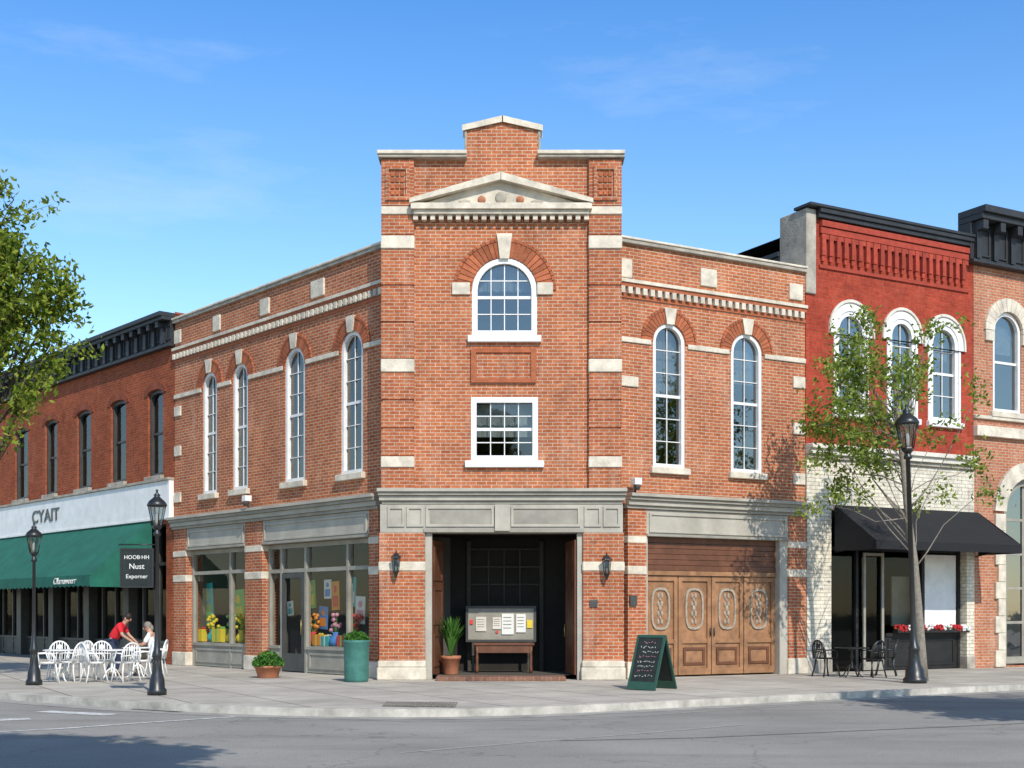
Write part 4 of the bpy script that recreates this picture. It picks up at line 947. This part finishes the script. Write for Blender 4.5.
# ================================================================ PEOPLE
def skin(name,par,verts,edges,rad,mat,lvl=2):
    me=bpy.data.meshes.new(name); me.from_pydata([tuple(v) for v in verts],edges,[]); ob=bpy.data.objects.new(name,me); COL.objects.link(ob)
    md=ob.modifiers.new('s','SKIN'); sv=me.skin_vertices[0].data
    for i,r in enumerate(rad): sv[i].radius=(r,r) if not isinstance(r,tuple) else r; sv[i].use_root=(i==0)
    sb_=ob.modifiers.new('u','SUBSURF'); sb_.levels=lvl; sb_.render_levels=lvl
    bpy.context.view_layer.update(); dg=bpy.context.evaluated_depsgraph_get(); m2=bpy.data.meshes.new_from_object(ob.evaluated_get(dg)); ob.modifiers.clear(); ob.data=m2
    m2.materials.clear(); m2.materials.append(mat); m2.polygons.foreach_set('use_smooth',[True]*len(m2.polygons)); attach(ob,par); return ob
def person(label,W,J,shirt,trous,hair,hatr=None):
    t=thing('person',label,'person',W); V={k:Vector(v) for k,v in J.items()}
    vs=[V['pelvis'],V['chest'],V['neck'],V['head'],V['top']]; ed=[(0,1),(1,2),(2,3),(3,4)]; rd=[(.15,.11),(.16,.11),.05,.085,.07]
    for s in 'LR':
        i=len(vs); vs+=[V['sh'+s],V['el'+s],V['wr'+s],V['ha'+s]]; ed+=[(1,i),(i,i+1),(i+1,i+2),(i+2,i+3)]; rd+=[.06,.042,.028,.034]
        d=(V['ha'+s]-V['wr'+s]).normalized(); sd=d.cross(Vector((0,0,1))).normalized() if abs(d.z)<.9 else Vector((1,0,0))
        for k,ln in ((-1.5,.06),(-.5,.075),(.5,.08),(1.5,.065)):
            j=len(vs); a=V['ha'+s]+d*.03+sd*k*.018; vs+=[a,a+d*ln*.6+Vector((0,0,-.004)),a+d*ln+Vector((0,0,-.02))]; ed+=[(i+3,j),(j,j+1),(j+1,j+2)]; rd+=[.011,.009,.008]
        j=len(vs); a=V['wr'+s]+d*.03+sd*.03; vs+=[a,a+d*.03+sd*.025]; ed+=[(i+2,j),(j,j+1)]; rd+=[.012,.01]
        i=len(vs); vs+=[V['hip'+s],V['kn'+s],V['an'+s],V['to'+s]]; ed+=[(0,i),(i,i+1),(i+1,i+2),(i+2,i+3)]; rd+=[.085,.055,.038,.035]
    skin('body',t,vs,ed,rd,SKIN,1)
    skin('shirt',t,[V['pelvis']+Vector((0,0,.02)),V['chest'],V['neck']-Vector((0,0,.03)),V['shL'],V['shL'].lerp(V['elL'],.85),V['shR'],V['shR'].lerp(V['elR'],.85)],[(0,1),(1,2),(1,3),(3,4),(1,5),(5,6)],[(.17,.135),(.185,.135),.065,.075,.06,.075,.06],shirt)
    skin('trousers',t,[V['pelvis'],V['hipL'],V['knL'],V['anL'].lerp(V['knL'],.08),V['hipR'],V['knR'],V['anR'].lerp(V['knR'],.08)],[(0,1),(1,2),(2,3),(0,4),(4,5),(5,6)],[(.16,.125),.1,.075,.06,.1,.075,.06],trous)
    for s in 'LR': skin('shoe',t,[V['an'+s]-Vector((0,0,.02)),V['to'+s]],[(0,1)],[.05,.045],BLACK,1)
    up=(V['top']-V['head']).normalized(); f=V['face'].normalized()
    h=V['head'].lerp(V['top'],.35); m=MB(); m.ell(h+up*.045-f*.022,(.098,.1,.1),hair,14,10); m.ell(h-f*.07-up*.03,(.075,.06,.1),hair,12,8); m.obj('hair',t)
    m=MB(); sdv=f.cross(Vector((0,0,1))).normalized(); m.ell(h+f*.1-up*.02,(.016,.016,.028),SKIN,8,6)
    for s in (-1,1): m.ell(h+f*.088+sdv*s*.033+up*.012,(.011,.011,.009),HAIR,6,5); m.ell(h+sdv*s*.09-up*.01,(.02,.02,.032),SKIN,8,6)
    m.ell(h+f*.088-up*.06,(.024,.012,.007),C_RED,8,5); m.obj('face',t)
    return t
person('person in a red shirt and jeans leaning over a cafe table',TR(P(118,32.3),32.3),dict(pelvis=(-.16,0,.88),chest=(.04,0,1.16),neck=(.16,0,1.34),head=(.23,-.01,1.41),top=(.29,-.02,1.51),face=(.9,-.4,-.2),
  shL=(.08,.18,1.27),elL=(.2,.22,1.03),wrL=(.4,.14,.87),haL=(.46,.12,.80),shR=(.08,-.18,1.27),elR=(.18,-.25,1.03),wrR=(.38,-.14,.88),haR=(.45,-.12,.80),
  hipL=(-.15,.1,.84),knL=(-.02,.12,.47),anL=(-.1,.13,.09),toL=(.06,.14,.045),hipR=(-.15,-.1,.84),knR=(-.06,-.11,.46),anR=(-.24,-.12,.09),toR=(-.09,-.13,.045)),SHIRTR,JEANS,HAIR)
person('person in a white shirt seated at a cafe table',TR(P(154,32.5),32.5),dict(pelvis=(0,0,.56),chest=(-.05,0,.93),neck=(-.09,0,1.10),head=(-.15,-.01,1.18),top=(-.18,-.01,1.29),face=(-.9,-.35,-.1),
  shL=(-.06,.19,1.03),elL=(-.2,.23,.8),wrL=(-.4,.12,.78),haL=(-.48,.1,.78),shR=(-.06,-.19,1.03),elR=(-.2,-.23,.8),wrR=(-.4,-.12,.78),haR=(-.48,-.1,.78),
  hipL=(-.05,.1,.54),knL=(-.42,.12,.52),anL=(-.44,.12,.09),toL=(-.58,.13,.045),hipR=(-.05,-.1,.54),knR=(-.42,-.12,.52),anR=(-.38,-.12,.09),toR=(-.52,-.13,.045)),SHIRTW,KHAKI,HAIRG)

# ================================================================ LIGHT, SKY, CAMERA
el=math.radians(40); hx,hy=-.35,.9367
sd=bpy.data.lights.new('sun','SUN'); sd.energy=4.3; sd.angle=math.radians(.5); sd.color=(1,.94,.85)
so=bpy.data.objects.new('sun',sd); COL.objects.link(so)
dirv=Vector((hx*math.cos(el),hy*math.cos(el),-math.sin(el))); so.rotation_euler=dirv.to_track_quat('-Z','Y').to_euler(); so.location=(20,-30,40)
w=bpy.data.worlds.new('World'); SC.world=w; w.use_nodes=True; n=w.node_tree.nodes; l=w.node_tree.links
bg=n['Background']; sk=n.new('ShaderNodeTexSky'); sk.sky_type='NISHITA'; sk.sun_disc=False; sk.sun_elevation=el
sk.sun_rotation=math.atan2(-hx,-hy); sk.altitude=200; sk.air_density=1.0; sk.dust_density=.3; sk.ozone_density=2.5
tc=n.new('ShaderNodeTexCoord').outputs['Generated']
sx=n.new('ShaderNodeSeparateXYZ'); l.new(tc,sx.inputs[0])
rp=n.new('ShaderNodeValToRGB'); l.new(sx.outputs[2],rp.inputs[0])
e=rp.color_ramp.elements; e[0].position=.0; e[0].color=(1.0,.95,.85,1); e[1].position=.43; e[1].color=(.40,.73,1.0,1)
q=e.new(.2); q.color=(.80,.94,.98,1); q=e.new(.75); q.color=(.66,.68,.66,1)
tint=mixc(n,l,1,sk.outputs[0],rp.outputs[0],'MULTIPLY')
gain=n.new('ShaderNodeVectorMath'); gain.operation='SCALE'; gain.inputs[3].default_value=1.6; l.new(tint,gain.inputs[0])
mp=n.new('ShaderNodeMapping'); mp.inputs['Scale'].default_value=(1.2,1.0,5.0); mp.inputs['Rotation'].default_value=(0,.3,0); mp.inputs['Location'].default_value=(.35,0,.4); l.new(tc,mp.inputs[0])
cf=ramp(n,l,noise(n,l,mp.outputs[0],2.0,10,.62),.53,.84,(0,0,0),(.40,.40,.40))
k=mixc(n,l,cf,gain.outputs[0],(6.5,7.0,7.4)); l.new(k,bg.inputs['Color']); bg.inputs['Strength'].default_value=.145
cd=bpy.data.cameras.new('camera'); co=bpy.data.objects.new('camera',cd); COL.objects.link(co); SC.camera=co
co.location=(0,0,CAMZ); co.rotation_euler=(math.pi/2,0,0); cd.sensor_width=36; cd.lens=36*F/1024; cd.shift_y=(HY-384)/1024; cd.clip_end=3000
SC.view_settings.view_transform='Standard'; SC.view_settings.look='None'; SC.view_settings.exposure=0
